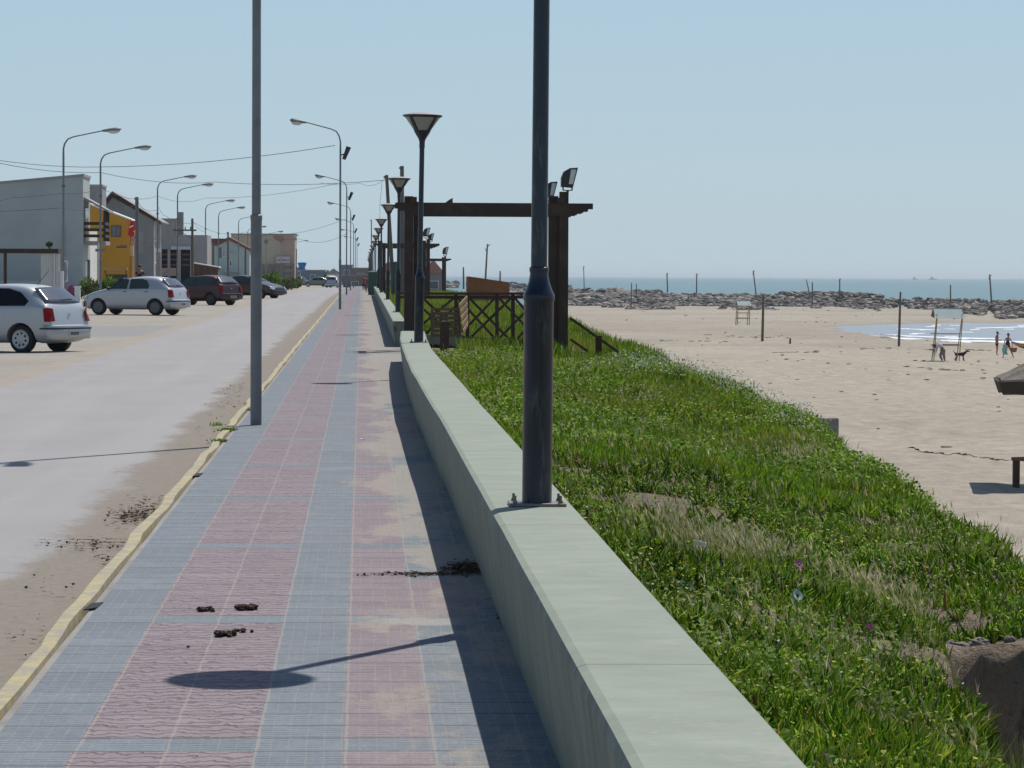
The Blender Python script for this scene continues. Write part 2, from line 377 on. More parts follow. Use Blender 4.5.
    wallm('bluew', 'faded blue cladding', (.14,.2,.25), None, .15); wallm('tank', 'blue tank plastic', (.025,.15,.42), None, .1); wallm('boxgreen', 'dark green cabinet paint', (.045,.10,.08), (.06,.11,.09), .2, 3)
    wallm('roofgrey', 'grey metal roof', (.3,.29,.28)); wallm('roofwhite', 'white roof edge', (.75,.75,.73)); wallm('redsign', 'red sign paint', (.5,.03,.03), None, .1, 4)
    wallm('cream', 'cream paint', (.62,.5,.3)); wallm('purple', 'purple sign paint', (.22,.09,.22)); wallm('signw', 'pale sign face', (.5,.48,.5)); wallm('brick', 'dark brick', (.12,.07,.055), None, .3, 5)
    M['winglass'] = simple('house window glass', (.13,.17,.19), .1, .2, 2); M['shutter'] = simple('white roller shutter', (.5,.52,.54), .7, .1, 6)
    # ---- beach things
    M['yellow_tube'] = simple('mustard painted post', (.36,.27,.09), .6, .15, 6); M['teal_panel'] = simple('faded teal canvas', (.42,.50,.47), .8, .2, 5, .2, (.45,.55,.52))
    M['skin'] = simple('sun tanned skin', (.36,.155,.09), .55, .1, 9); M['skin_arm'] = simple('tanned skin', (.30,.15,.10), .55, .1, 9)
    M['hair'] = simple('dark hair', (.02,.014,.01), .6, .2, 20); M['greyhair'] = simple('grey brown hair', (.1,.085,.075), .6, .2, 20)
    M['cl_black'] = simple('black cloth', (.015,.015,.02), .85, .2, 20); M['cl_white'] = simple('pale blue shirt cloth', (.55,.58,.68), .85, .1, 20)
    M['cl_red'] = simple('red cloth', (.35,.06,.06), .85, .15, 20); M['cl_teal'] = simple('pale teal towel', (.33,.5,.46), .9, .15, 12); M['cl_grey'] = simple('grey trousers cloth', (.16,.15,.15), .85, .15, 20)
    M['basket'] = simple('orange brown basket', (.28,.11,.06), .8, .3, 25); M['dog'] = simple('black brown dog fur', (.03,.02,.015), .85, .4, 18)
    M['kayak_y'] = simple('yellow orange kayak hull', (.62,.27,.06), .35, .15, 3); M['kayak_b'] = simple('blue kayak deck', (.1,.14,.3), .4, .15, 3)
    M['thatch'] = simple('dark weathered thatch', (.17,.145,.12), .95, .4, 14, .8, (.1,.085,.07)); M['thatch_edge'] = simple('rotten thatch edge', (.05,.038,.03), .95, .4, 14, .6)
    M['dung'] = simple('dark dung', (.065,.04,.025), .9, .5, 40, .8); M['weedd'] = simple('dry brown seaweed', (.15,.11,.065), .9, .5, 40, .8)
    M['litter'] = simple('crumpled white plastic', (.85,.88,.9), .4, .12, 20); M['bluelit'] = simple('blue bottle cap plastic', (.12,.14,.55), .4, .1, 20)
    M['pinkfl'] = simple('magenta petals', (.42,.08,.28), .6, .2, 30); M['paleleaf'] = simple('pale blue green dried petals', (.30,.42,.36), .7, .2, 30)
    M['stone'] = simple('grey brown stone', (.17,.145,.125), .9, .3, 9, .7)
    # ---- foliage
    def leaf(k, n, stops, big=.6, rough=.55, tr=.15, alt=None):
        t = NT(n); i = t.island(); c = t.ramp(i, stops)
        nz = t.noise(big, 4)
        c = t.mul(c, t.grey(t.rng(nz, .3, .7, .62, 1.3))); c = t.mul(c, t.grey(t.rng(t.noise(big*5, 4, rough=.7), .32, .68, .6, 1.35)))
        if alt: c = t.mix(t.rng(t.noise(big*.55, 3, stretch=(1, .6, 1)), .46, .62, 0, .8), c, alt)
        d = t.N.new('ShaderNodeBsdfTranslucent'); t.put(d.inputs[0], c)
        mx = t.N.new('ShaderNodeMixShader'); mx.inputs[0].default_value = tr
        m_ = t.out(c, rough, Specular_IOR_Level=.12)
        t.L.new(t.p.outputs[0], mx.inputs[1]); t.L.new(d.outputs[0], mx.inputs[2]); t.L.new(mx.outputs[0], t.N['Material Output'].inputs[0]); M[k] = m_
    leaf('succ', 'fleshy green leaves', [(0,(.05,.12,.006)),(.35,(.12,.25,.009)),(.7,(.25,.39,.015)),(.92,(.42,.50,.05)),(1,(.32,.15,.06))], .7, .42, .25)
    leaf('grass', 'green grass blades', [(0,(.05,.12,.006)),(.4,(.12,.24,.009)),(.8,(.24,.36,.018)),(1,(.42,.42,.12))], .5, .6, .3, (.30,.32,.05))
    leaf('seed', 'pale dry seed heads', [(0,(.34,.34,.15)),(.5,(.50,.45,.26)),(1,(.68,.60,.42))], .5, .7, .45)
    leaf('straw', 'dry straw', [(0,(.2,.13,.075)),(.5,(.32,.24,.15)),(1,(.5,.42,.32))], .5, .8, .1)
    leaf('wfl', 'tiny white flowers', [(0,(.42,.44,.33)),(1,(.68,.68,.56))], .5, .7, .2)
    leaf('yfl', 'yellow green flowers', [(0,(.3,.36,.03)),(1,(.55,.5,.04))], .5, .7, .2)
    leaf('bush', 'bright bush leaves', [(0,(.07,.15,.02)),(.5,(.15,.26,.035)),(1,(.26,.38,.06))], .5, .6, .3)
    leaf('smallleaf', 'small round leaves', [(0,(.06,.14,.007)),(.4,(.14,.27,.01)),(.8,(.26,.40,.02)),(1,(.40,.44,.08))], .8, .6, .3)
    leaf('olivebush', 'dull olive bush leaves', [(0,(.06,.085,.03)),(.5,(.11,.14,.045)),(1,(.2,.21,.09))], .5, .6, .3)
    t = NT('breakwater rock'); i = t.island(); c = t.ramp(i, [(0,(.05,.044,.04)),(.4,(.11,.094,.08)),(.75,(.20,.17,.145)),(1,(.36,.31,.26))]); c = t.mul(c, t.grey(t.rng(t.noise(1.2, 6), .3, .7, .7, 1.25))); t.bump(t.noise(3, 5), .6, .2)
    M['rocks'] = t.out(c, .9)
build_mats()
AIR, DUST, OZ, SKYS, EXPO = 1.0, .6, 3.0, .09, 0.0
HAZE = .00008
# ------------------------------------------------------------ noise and terrain
def _h(ix, iy, seed):
    n = (ix*374761393+iy*668265263+seed*1442695041).astype(np.int64)
    n = (n ^ (n >> 13))*1274126177; n = n & 0xffffffff
    n = n ^ (n >> 16); return (n & 0xffff)/65535.0
def vnoise(x, y, sc, seed=0):
    x = np.asarray(x, float)/sc; y = np.asarray(y, float)/sc
    ix = np.floor(x).astype(np.int64); iy = np.floor(y).astype(np.int64); fx = x-ix; fy = y-iy
    fx = fx*fx*(3-2*fx); fy = fy*fy*(3-2*fy)
    a = _h(ix, iy, seed); b = _h(ix+1, iy, seed); c = _h(ix, iy+1, seed); d = _h(ix+1, iy+1, seed)
    return (a*(1-fx)+b*fx)*(1-fy)+(c*(1-fx)+d*fx)*fy-.5
def fbm(x, y, sc, seed=0, o=4):
    r = 0; a = 1
    for i in range(o): r = r+a*vnoise(x, y, sc/2**i, seed+i*7); a *= .5
    return r
def ss(a, b, x): t = np.clip((x-a)/(b-a), 0, 1); return t*t*(3-2*t)
def nprof(Y): return np.where(Y < 180, .002*Y, .36-.31*ss(180, 460, Y))
CRY = [-20, 0, 10, 15, 18, 22, 30, 39, 50, 60, 80, 110, 160, 300, 2000]
CRX = [2.6, 2.6, 3.2, 3.5, 3.75, 4.15, 4.75, 5.1, 5.5, 5.7, 6.1, 6.8, 7.4, 8.0, 9]
def crest(Y): return np.interp(Y, CRY, CRX)+fbm(Y, Y*0, 2.4, 5, 4)*.42
def hole(X, Y):
    e = fbm(X*1.2, Y*.7, .6, 31, 4)*.16
    a = ss(-.02, .20, X-(2.19+.115*(Y-11.4))+e)
    b = ss(0, .16, 15.05+.10*(X-3)-Y+e*1.4)
    return a*b
def hfun(X, Y):
    X = np.asarray(X, float); Y = np.asarray(Y, float)
    c = crest(Y); P = nprof(Y)
    t = np.clip((X-.9)/(c-.9), 0, 1)
    zt = P+.30-.52*ss(0, 1, t)-.10*t
    zt = zt-.22*np.interp(Y, [0, 14, 30, 60, 80], [0, .0, .35, 1, .8])*(1-t)      # lower towards the ramp
    zt = zt+fbm(X, Y, 1.5, 3, 4)*.21*(.3+.7*ss(1, 1.8, X))
    zt = zt+.55*np.exp(-(((X-3.75)/1.0)**2+((Y-38.0)/2.8)**2))+.10*np.exp(-((X-c+.35)/.3)**2) + .12*np.exp(-(((X-1.9)/.7)**2+((Y-17)/2)**2))
    zb = np.interp(Y, [0, 80, 200, 250, 288, 360, 480, 640, 800, 3000], [-3.7, -3.74, -3.95, -4.32, -4.46, -4.5, -4.46, -4.5, -5.4, -6])
    zb = zb+fbm(X, Y, 9, 9, 5)*.16+fbm(X, Y, 1.3, 12, 4)*.15+fbm(X, Y, 30, 19, 2)*.16
    rx = np.interp(Y, [280, 292, 315, 350, 395, 425, 440], [92, 64, 54, 53, 57, 72, 100])+fbm(X, Y, 12, 77, 3)*5
    cove = ss(0, 7, X-rx)*ss(284, 296, Y)*ss(446, 430, Y)
    zb = zb*(1-cove)+(-5.3)*cove
    zb = zb-1.2*ss(60, 160, X-.14*Y)*ss(430, 500, Y)*ss(620, 700, Y)
    d = np.clip((X-c)/4.6, 0, 1); s = d*d*(3-2*d)
    s = np.where(X > c, np.maximum(s, 1.1*d*(1-.1*d)), 0)
    z = zt*(1-s)+np.minimum(zb, zt)*s
    z = z-1.15*hole(X, Y)*(1-s)*(1+fbm(X*3, Y*.6, .6, 41, 3)*.25)+(fbm(X*3, Y*.5, .35, 51, 4)*.16+fbm(X, Y, .16, 57, 2)*.09)*hole(X, Y)*(1-s)
    # level pad where the ramp leaves the promenade
    pad = ss(.0, 1.0, 1.6-np.abs(X-2.0)+.5)*ss(0, 1.5, Y-55.5)*ss(0, 1.5, 70-Y)
    z = z*(1-pad)+(P-.0)*pad
    return z
def hf(x, y): return float(hfun(np.array([x]), np.array([y]))[0])
def gridmesh(name, xs, ys, zf, mat, kind='structure', smooth=True):
    Xg, Yg = np.meshgrid(xs, ys); Z = zf(Xg, Yg)
    co = np.stack([Xg, Yg, Z], -1).reshape(-1, 3); nx = len(xs); ny = len(ys)
    i = (np.arange(ny-1)[:, None]*nx+np.arange(nx-1)[None]).reshape(-1)
    q = np.stack([i, i+1, i+nx+1, i+nx], -1)
    me = bpy.data.meshes.new(name); me.vertices.add(len(co)); me.vertices.foreach_set('co', co.ravel())
    me.loops.add(q.size); me.loops.foreach_set('vertex_index', q.ravel().astype(np.int32))
    me.polygons.add(len(q)); me.polygons.foreach_set('loop_start', np.arange(0, q.size, 4, dtype=np.int32))
    me.polygons.foreach_set('use_smooth', np.full(len(q), smooth)); me.materials.append(mat); me.update(calc_edges=True)
    o = bpy.data.objects.new(name, me); C.objects.link(o); tag(o, kind=kind); return o
def growing(a, b, s0, g, smax):
    r = [a]; s = s0
    while r[-1] < b: r.append(r[-1]+s); s = min(s*g, smax)
    return r
# ---- left ground, road, pavement
ys = growing(-12, 4000, 1.0, 1.02, 60)
xs = [-2500, -1500, -900, -500, -300, -200, -140, -100, -75, -60, -50, -42, -36, -30, -26, -22, -19, -17, -15, -13.5, -12.5, -11.5, -10.5, -9.5, -8.5, -7.5, -6.5, -5.5, -4.6]
def leftz(X, Y):
    r = nprof(Y)-.19-.03*ss(-5, -7, X)
    r = r+.32*ss(-10.2, -12.5, X)*ss(120, 135, Y)+fbm(X, Y, 3, 2, 3)*.05*ss(-5.2, -6.5, X)
    return r
gridmesh('sandy_ground', xs, ys, leftz, M['lot'])
gridmesh('road', [-5.6, -5.2, -4, -3, -2.2, -1.30], ys, lambda X, Y: nprof(Y)-.17-.015*np.abs(X+3.2)/2, M['road'])
gridmesh('pavement', [-1.2, -.5, .2, .78], growing(-12, 620, 1.0, 1.01, 6), lambda X, Y: nprof(Y), M['tiles'])
gridmesh('verge_ground', [.75, 3, 8, 11], growing(430, 4000, 5, 1.02, 60), lambda X, Y: nprof(Y)-.02, M['lot'])
def strip(name, x0, x1, ztop, zbot, mat, y0, y1, st, wob=0, seed=3, kind='structure'):
    yy = growing(y0, y1, st, 1.01, 4); m = MB(); vs = []
    for i, y in enumerate(yy):
        w1 = float(fbm(np.array([y]), np.array([0.]), 1.1, seed, 3)[0])*wob; w2 = float(fbm(np.array([y]), np.array([9.]), .5, seed+4, 3)[0])*wob*.5
        zt = prof(y)+ztop+w2*.25
        vs += [(x0+w1+w2, y, prof(y)+zbot), (x0+w1+w2, y, zt-.02), (x0+w1+w2+.02, y, zt), (x1+w1-.004, y, zt), (x1+w1, y, prof(y)+zbot)]
    fs = []
    for i in range(len(yy)-1):
        for k in range(4): a = i*5+k; fs.append((a, a+5, a+6, a+1))
    m.add(vs, fs); return tag(m.build(name, mat), kind=kind)
strip('kerb', -1.335, -1.245, .004, -.24, M['kerb'], -6, 420, .25, .03)
strip('kerb_bedding', -1.25, -1.195, -.006, -.2, M['concrete'], -6, 420, .5, .006, 9)
# ---- low green walls
def lowwall(name, st, label):
    # st: (Y, x inner top, x outer top); inner face leans out towards its foot
    m = MB(); vs = []; H = .51
    for (y, xi, xo) in st:
        P = prof(y); 
        vs += [(xi+.085, y, P-.15), (xi+.004, y, P+H-.035), (xi+.012, y, P+H-.008), (xi+.035, y, P+H), (xo-.02, y, P+H), (xo, y, P+H-.02), (xo, y, P-.9)]
    n = 7; fs = []
    for i in range(len(st)-1):
        for k in range(n-1): a = i*n+k; fs.append((a, a+n, a+n+1, a+1))
    fs.append(tuple(range(n))); e = (len(st)-1)*n; fs.append(tuple(reversed(range(e, e+n))))
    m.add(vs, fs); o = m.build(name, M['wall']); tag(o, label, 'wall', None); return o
def interp_st(keys, step=.8, wob=.006):
    Y = np.arange(keys[0][0], keys[-1][0]+.01, step)
    xi = np.interp(Y, [k[0] for k in keys], [k[1] for k in keys]); xo = np.interp(Y, [k[0] for k in keys], [k[2] for k in keys])
    w = fbm(Y, Y*0, 2.5, 55, 3)*wob
    return [(float(y), float(a+v), float(b+v)) for y, a, b, v in zip(Y, xi, xo, w)]
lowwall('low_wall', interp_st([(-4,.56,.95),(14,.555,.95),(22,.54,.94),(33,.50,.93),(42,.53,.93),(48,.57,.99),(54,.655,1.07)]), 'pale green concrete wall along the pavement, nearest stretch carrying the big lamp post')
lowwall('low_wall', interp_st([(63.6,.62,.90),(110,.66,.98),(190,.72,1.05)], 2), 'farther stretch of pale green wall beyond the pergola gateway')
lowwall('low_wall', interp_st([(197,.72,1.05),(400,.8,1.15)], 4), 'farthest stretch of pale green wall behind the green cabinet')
# ---- beach and sea
bx = [.86+.1*i for i in range(48)]; bx = bx+growing(bx[-1]+.12, 600, .16, 1.045, 12)
by = list(np.arange(-8, 7.5, .5))+list(np.arange(7.5, 17.5, .08))+growing(17.6, 1300, .22, 1.012, 9)
gridmesh('beach', bx, by, hfun, M['beach'])
m = MB(); m.add([(-60,250,-4.62),(6000,250,-4.62),(6000,20000,-4.62),(-60,20000,-4.62)], [(0,1,2,3)])
m.build('sea', M['sea'])['kind'] = 'structure'
m = MB(); m.add([(-6000,3900,-.5),(3,3900,-.5),(3,12000,-.5),(-6000,12000,-.5)], [(0,1,2,3)]); m.build('far_ground', M['lot'])['kind'] = 'structure'
# surf: thin ragged sheets of foam following the cove's edge and two small breakers
def foam():
    m = MB()
    def line(pts, wd, seed, z0=-4.55):
        N = 90; P = [Vector(p) for p in pts]; tt = np.linspace(0, len(P)-1, N); vs = []
        for j, t in enumerate(tt):
            i = min(int(t), len(P)-2); q = P[i].lerp(P[i+1], t-i); e = math.sin(PI*j/(N-1))**.4
            a = wd*e*(.35+abs(float(vnoise(j*1.0, 0., 6, seed)))*1.6); b = wd*e*(.2+abs(float(vnoise(j*1., 5., 3, seed)))*1.4)
            vs += [(q.x, q.y-a, z0-.04), (q.x, q.y, z0+.03), (q.x, q.y+b, z0-.04)]
        fs = []
        for j in range(N-1):
            for k in range(2): fs.append((j*3+k, j*3+3+k, j*3+4+k, j*3+k+1))
        m.add(vs, fs)
    line([Wz(868,335,-4.5), Wz(885,337.6,-4.5), Wz(905,339,-4.5), Wz(935,340.5,-4.5), Wz(975,341.6,-4.5), Wz(1040,342.5,-4.5)], 11, 3, -4.42)
    line([Wz(880,334.2,-4.6), Wz(900,335.9,-4.6), Wz(950,338,-4.6), Wz(1000,339,-4.6)], 7, 13)
    line([Wz(900,329,-4.6), Wz(940,330.5,-4.6)], 2.2, 5)
    line([Wz(975,328.5,-4.6), Wz(1030,327,-4.6)], 2.0, 8)
    for k in range(16):
        px = random.uniform(880, 1020); py = random.uniform(325, 339); p = Wz(px, py, -4.6); q = Wz(px+random.uniform(5, 14), py+random.uniform(-.5, .5), -4.6)
        line([p, q], random.uniform(.5, 1.4), 20+k)
    o = m.build('surf', M['foam'], smooth=True); tag(o, 'white foam lapping along the edge of the cove', 'foam', None, 'stuff')
foam()
# ---- breakwater rocks, past counting
def rocks():
    m = MB(); n = 0
    ico = []
    import bmesh
    bm = bmesh.new(); bmesh.ops.create_icosphere(bm, subdivisions=1, radius=1); V0 = [v.co.copy() for v in bm.verts]; F0 = [tuple(v.index for v in f.verts) for f in bm.faces]; bm.free()
    def rock(p, s):
        a = random.uniform(0, PI); sx, sy, sz = s*random.uniform(.7, 1.6), s*random.uniform(.7, 1.4), s*random.uniform(.35, .75)
        Mx = Matrix.Translation(p) @ Matrix.Rotation(a, 4, 'Z') @ Matrix.Rotation(random.uniform(-.5, .5), 4, 'X')
        m.add([Mx @ Vector((v.x*sx*random.uniform(.72, 1.2), v.y*sy*random.uniform(.72, 1.2), v.z*sz*random.uniform(.7, 1.2))) for v in V0], F0)
    def band(n, pxr, lo, hi, s, zup, dens=None):
        for _ in range(n):
            px = random.uniform(*pxr); a = np.interp(px, *lo); b = np.interp(px, *hi); py = random.uniform(a, b)
            if float(vnoise(px, py*5, 22, 4)) < -.22+(dens or 0): continue
            p = Wz(px, py, -4.5); k = (py-a)/max(.1, b-a); p.z += zup*math.sin(PI*min(1, k*1.1))*random.uniform(.2, 1); rock(p, s*.72*random.uniform(.4, 1.6))
    xs_ = [560, 640, 700, 790, 860, 1030]
    band(3300, (560, 1040), (xs_, [301.5,302,302,303.5,305,307]), (xs_, [305,306,306,306,308,312]), .75, .95)
    band(2600, (560, 800), ([560,800], [297,299]), ([560,800], [301.5,303.5]), 1.1, 1.3)
    band(500, (560, 660), ([560,660], [294,296]), ([560,660], [299,300]), 1.6, 1.9)
    band(1100, (780, 880), ([780,840,880], [299,298.5,303]), ([780,840,880], [303,304,306]), 1.0, 2.1)
    band(1100, (880, 1045), ([880,1045], [303.5,304.5]), ([880,1045], [306,308]), .85, 1.2)
    band(1500, (940, 1060), ([940,980,1060], [309,309,309]), ([940,980,1060], [310,316,327]), .8, .9)
    band(650, (560, 880), ([560,880], [304,307]), ([560,880], [309,312]), .62, .1, .3)
    band(500, (505, 600), ([505,600], [291,295]), ([505,600], [296,302]), 2.0, 1.2)
    band(420, (440, 570), ([440,570], [285.5,288]), ([440,570], [287.5,293]), 2.0, 2.5)
    o = m.build('breakwater_rocks', M['rocks']); tag(o, 'long jumble of dark and pale rocks between the sand and the sea', 'rocks', None, 'stuff')
rocks()
def debris():
    m = MB()
    for k in range(230):
        px = random.uniform(600, 1030); py = 306+abs(random.gauss(0, 60)); 
        if py > 500: continue
        p = Wz(px, py, -3.9); z = hf(p.x, p.y)
        if p.x < float(crest(np.array([p.y]))[0])+6 or z < -4.5: continue
        s = random.uniform(.02, .07)*(1+p.y/260)
        m.blob((p.x, p.y, z+.01), (s*random.uniform(.8, 2), s, s*.35), 5, .35, 0, 4)
    for (a, b, c, dy) in ((700,790,330,3), (660,730,335,2), (770,850,349,1.5), (905,965,368,3), (860,900,343,1), (905,935,344.5,1), (960,990,345.5,1)):
        for k in range(26):
            px = random.uniform(a, b); p = Wz(px, c+(px-a)/(b-a)*dy+random.gauss(0, .5), -3.95); z = hf(p.x, p.y)
            if z < -4.6: continue
            s = random.uniform(.04, .10); m.blob((p.x, p.y, z), (s*3, s*1.2, s*.5), 5, .35, 0, 4)
    o = m.build('seaweed_litter', M['weedd']); tag(o, 'small dark bits of seaweed strewn over the beach', 'seaweed', None, 'stuff')
    m = MB()   # dried weed and grit in the gutter
    for (px, py, n, sx, sy) in ((140,520,330,15,5), (95,548,90,22,3), (120,565,60,12,3), (50,545,20,14,2), (232,405,60,12,6), (215,430,30,12,6), (150,505,40,12,5), (240,392,30,6,4), (100,548,20,30,6), (30,640,20,18,8), (60,590,18,18,10), (470,571,420,13,3.0), (425,577,160,26,1.1), (505,600,60,8,14)):
        for k in range(n):
            x = random.gauss(px, sx); y = random.gauss(py, sy); p = Wz(x, y, -.15 if px < 300 else .02)
            if px < 300 and p.x > -1.36: continue
            z = prof(p.y)+(-.165 if px < 300 else .004); s = random.uniform(.008, .03); a = random.uniform(-.5, .5) if random.random() < .6 else random.uniform(0, PI); c_, s__ = math.cos(a), math.sin(a); w__ = random.uniform(.001, .0035); bb = random.uniform(-.4, .4)*s
            pp = [(p.x+c_*t_*s-s__*bb*(1-t_*t_), p.y+(s__*t_*s+c_*bb*(1-t_*t_))*1.6) for t_ in (-1, -.3, .3, 1)]
            m.add([(x, y, z+random.uniform(0,.006)) for x, y in pp]+[(x+w__, y+w__*3, z+.001) for x, y in pp], [(0,1,5,4),(1,2,6,5),(2,3,7,6)])
            if random.random() < .25: m.blob((p.x, p.y, z), random.uniform(.003,.009), 5, .3, 0, 4)
    o = m.build('gutter_debris', M['weedd']); tag(o, 'dry brown weed and grit lying in the gutter', 'debris', None, 'stuff')
debris()
# ---- vegetation
def mesh_np(name, co, quads, mat, label, cat, kind='stuff', tris=None):
    me = bpy.data.meshes.new(name); me.vertices.add(len(co)); me.vertices.foreach_set('co', co.astype(np.float32).ravel())
    q = quads; me.loops.add(q.size); me.loops.foreach_set('vertex_index', q.ravel().astype(np.int32))
    k = q.shape[1]; me.polygons.add(len(q)); me.polygons.foreach_set('loop_start', np.arange(0, q.size, k, dtype=np.int32))
    me.materials.append(mat); me.update(calc_edges=True)
    o = bpy.data.objects.new(name, me); C.objects.link(o)
    if label: tag(o, label, cat, None, kind)
    return o
def blades(P, L, Wd, lean, az, segs=3, taper=1.0, prism=False, curl=.9):
    """ribbons or three-sided fleshy fingers rising from points P"""
    n = len(P); rings = []
    k = 3 if prism else 2
    side = np.stack([-np.sin(az+1.3*RNG.uniform(-1, 1, n)), np.cos(az+1.3*RNG.uniform(-1, 1, n)), np.zeros(n)], -1)
    side /= np.linalg.norm(side, axis=1)[:, None]
    out = np.stack([np.cos(az), np.sin(az), np.zeros(n)], -1)
    pos = P.copy(); ang = lean*.35
    for i in range(segs+1):
        t = i/segs; w = Wd*(1-t**1.7*taper)*(1 if not prism else (.75+.5*math.sin(PI*min(1, t*1.1))))
        w = np.maximum(w, .0006)
        d = out*np.sin(ang)[:, None]+np.array([0, 0, 1.])*np.cos(ang)[:, None]
        if prism:
            nrm = np.cross(side, d)
            for a in (0, 2.094, 4.189): rings.append(pos+(side*math.cos(a)+nrm*math.sin(a))*w[:, None]*.6)
        else:
            rings += [pos-side*w[:, None]/2, pos+side*w[:, None]/2]
        pos = pos+d*(L/segs)[:, None]; ang = ang+lean*curl/segs
    co = np.stack(rings, 1).reshape(-1, 3); nv = k*(segs+1); base = np.arange(n)*nv; qs = []
    for i in range(segs):
        if prism:
            for a in range(3): b = (a+1) % 3; qs.append(np.stack([base+i*k+a, base+i*k+b, base+(i+1)*k+b, base+(i+1)*k+a], -1))
        else: qs.append(np.stack([base+i*2, base+i*2+1, base+i*2+3, base+i*2+2], -1))
    return co, np.concatenate(qs)
def scatter(n, y0, y1, bias=1.0, over=.42):
    """points on the bank, thinner with distance"""
    u = RNG.uniform(0, 1, n); Y = (y0**(1-bias)+(y1**(1-bias)-y0**(1-bias))*u)**(1/(1-bias)) if bias != 1 else y0*(y1/y0)**u
    c = crest(Y)+over; X = .93+(c-.93)*RNG.uniform(0, 1, n)**.9
    ok = hole(X, Y) < .12
    ok &= ~((X > 1.0) & (X < 4.9) & (Y > 61.2) & (Y < 68.5))
    ok &= ~((X < 1.95+fbm(X, Y, .5, 8, 2)*.5) & (Y > 52) & (Y < 63))
    ok &= ~((X < 1.06+fbm(Y, Y*0, .7, 18, 3)*.12) & (Y < 54)) | (RNG.uniform(0, 1, n) < .25)
    rim = (Y > 14.6) & (Y < 15.5) & (X > 2.62) & (fbm(X, Y, .4, 71, 2) < .36)
    ok &= ~rim
    X = X[ok]; Y = Y[ok]
    return X, Y
def vis(X, Y, m=1.15): # keep to a generous wedge round the view
    return (X/np.maximum(Y, 1)) < .215*m+.02
def bank():
    def pts(n, y0, y1, bias, cond=None, over=.42):
        X, Y = scatter(n, y0, y1, bias, over); k = vis(X, Y)
        if cond is not None: k &= cond(X, Y)
        X = X[k]; Y = Y[k]; return np.stack([X, Y, hfun(X, Y)-.01], -1)
    def cl(X, Y, sc, th, seed): return fbm(X, Y, sc, seed, 3)+RNG.uniform(-.12, .12, len(X)) > th
    seedpatch = lambda X, Y: np.exp(-(((X-1.60)/.36)**2+((Y-14.9)/.9)**2)) + .9*np.exp(-(((X-2.55)/.38)**2+((Y-14.6)/.5)**2))+.45*np.exp(-(((X-3.2)/.5)**2+((Y-18.5)/.8)**2))+.40*np.exp(-(((X-3.9)/1.0)**2+((Y-29)/3.0)**2))
    U = lambda a, b, n: RNG.uniform(a, b, n)
    # fleshy ground cover
    co = []; q = []; o = 0
    def put(c, qq, st):
        st['co'].append(c); st['q'].append(qq+st['o']); st['o'] += len(c)
    def new(): return dict(co=[], q=[], o=0)
    A = new()
    P = pts(130000, 6.6, 24, 2.0, lambda X, Y: cl(X, Y, .9, -.12, 61) & (seedpatch(X, Y) < .45+.3*RNG.uniform(-1, 1, len(X))))
    n = len(P); k = .8+.9*vnoise(P[:, 0], P[:, 1], .45, 6)
    put(*blades(P, U(.045, .13, n)*k, U(.011, .022, n), U(.2, 1.7, n), U(0, 6.28, n), 3, .75, True), A)
    P = pts(150000, 22, 85, 1.8, lambda X, Y: cl(X, Y, 2.2, -.08, 61)); n = len(P)
    put(*blades(P, U(.05, .14, n)*(.85+1.1*vnoise(P[:, 0], P[:, 1], .8, 26)), U(.012, .028, n), U(.2, 1.6, n), U(0, 6.28, n), 2, .8, False), A)
    def tufts(n, y0, y1, bias, per, L0, L1, w0, w1, spread, segs, cond=None):
        c_ = pts(n, y0, y1, bias, cond); m_ = len(c_)
        P_ = np.repeat(c_, per, 0); k_ = len(P_); az = U(0, 6.28, k_); rr = np.abs(RNG.normal(0, spread, k_)); sc_ = np.repeat(U(.65, 1.3, m_), per)
        P_ = P_+np.stack([np.cos(az)*rr, np.sin(az)*rr, np.full(k_, -.01)], -1)
        put(*blades(P_, U(L0, L1, k_)*sc_, U(w0, w1, k_)*np.sqrt(sc_), .15+rr/spread*.55+U(0, .4, k_), az, segs, .8, segs == 3), A)
    tufts(900, 6.6, 25, 1.9, 18, .05, .12, .010, .018, .022, 3, lambda X, Y: (seedpatch(X, Y) < .4) & cl(X, Y, .7, -.05, 161))
    tufts(1100, 24, 62, 1.5, 16, .07, .15, .014, .024, .04, 2, lambda X, Y: cl(X, Y, 1.2, .02, 171))
    tufts(600, 20, 60, 1.4, 16, .09, .18, .014, .026, .045, 2, lambda X, Y: X > crest(Y)-.35)
    mesh_np('fleshy_ground_cover', np.concatenate(A['co']), np.concatenate(A['q']), M['succ'], 'fleshy bright green creeping plants covering the bank', 'ground cover')
    G = new()
    P = pts(30000, 6.6, 26, 1.9, lambda X, Y: (seedpatch(X, Y) > .2) | cl(X, Y, .8, .08, 91)); n = len(P)
    put(*blades(P, U(.07, .2, n)*(.8+.6*vnoise(P[:, 0], P[:, 1], .8, 16)), U(.003, .006, n), U(.1, 1.1, n), U(0, 6.28, n), 3, .9), G)
    P = pts(90000, 24, 60, 1.6, lambda X, Y: cl(X, Y, 1.3, -.12, 191)); n = len(P)
    put(*blades(P, U(.06, .21, n)*np.interp(P[:, 1], [40, 54], [1, .5])*(.8+1.3*vnoise(P[:, 0], P[:, 1], 1.1, 16)), U(.006, .012, n), U(.1, 1.4, n), U(0, 6.28, n), 2, .9), G)
    P = pts(70000, 58, 330, 1.7); n = len(P)
    put(*blades(P, U(.12, .34, n), U(.02, .05, n), U(.1, .8, n), U(0, 6.28, n), 2, .9), G)
    mesh_np('grass', np.concatenate(G['co']), np.concatenate(G['q']), M['grass'], 'green grass growing on the bank behind the low wall', 'grass')
    # barley-like seed heads: a stalk ending in a fan of awns
    S = new(); G2 = new()
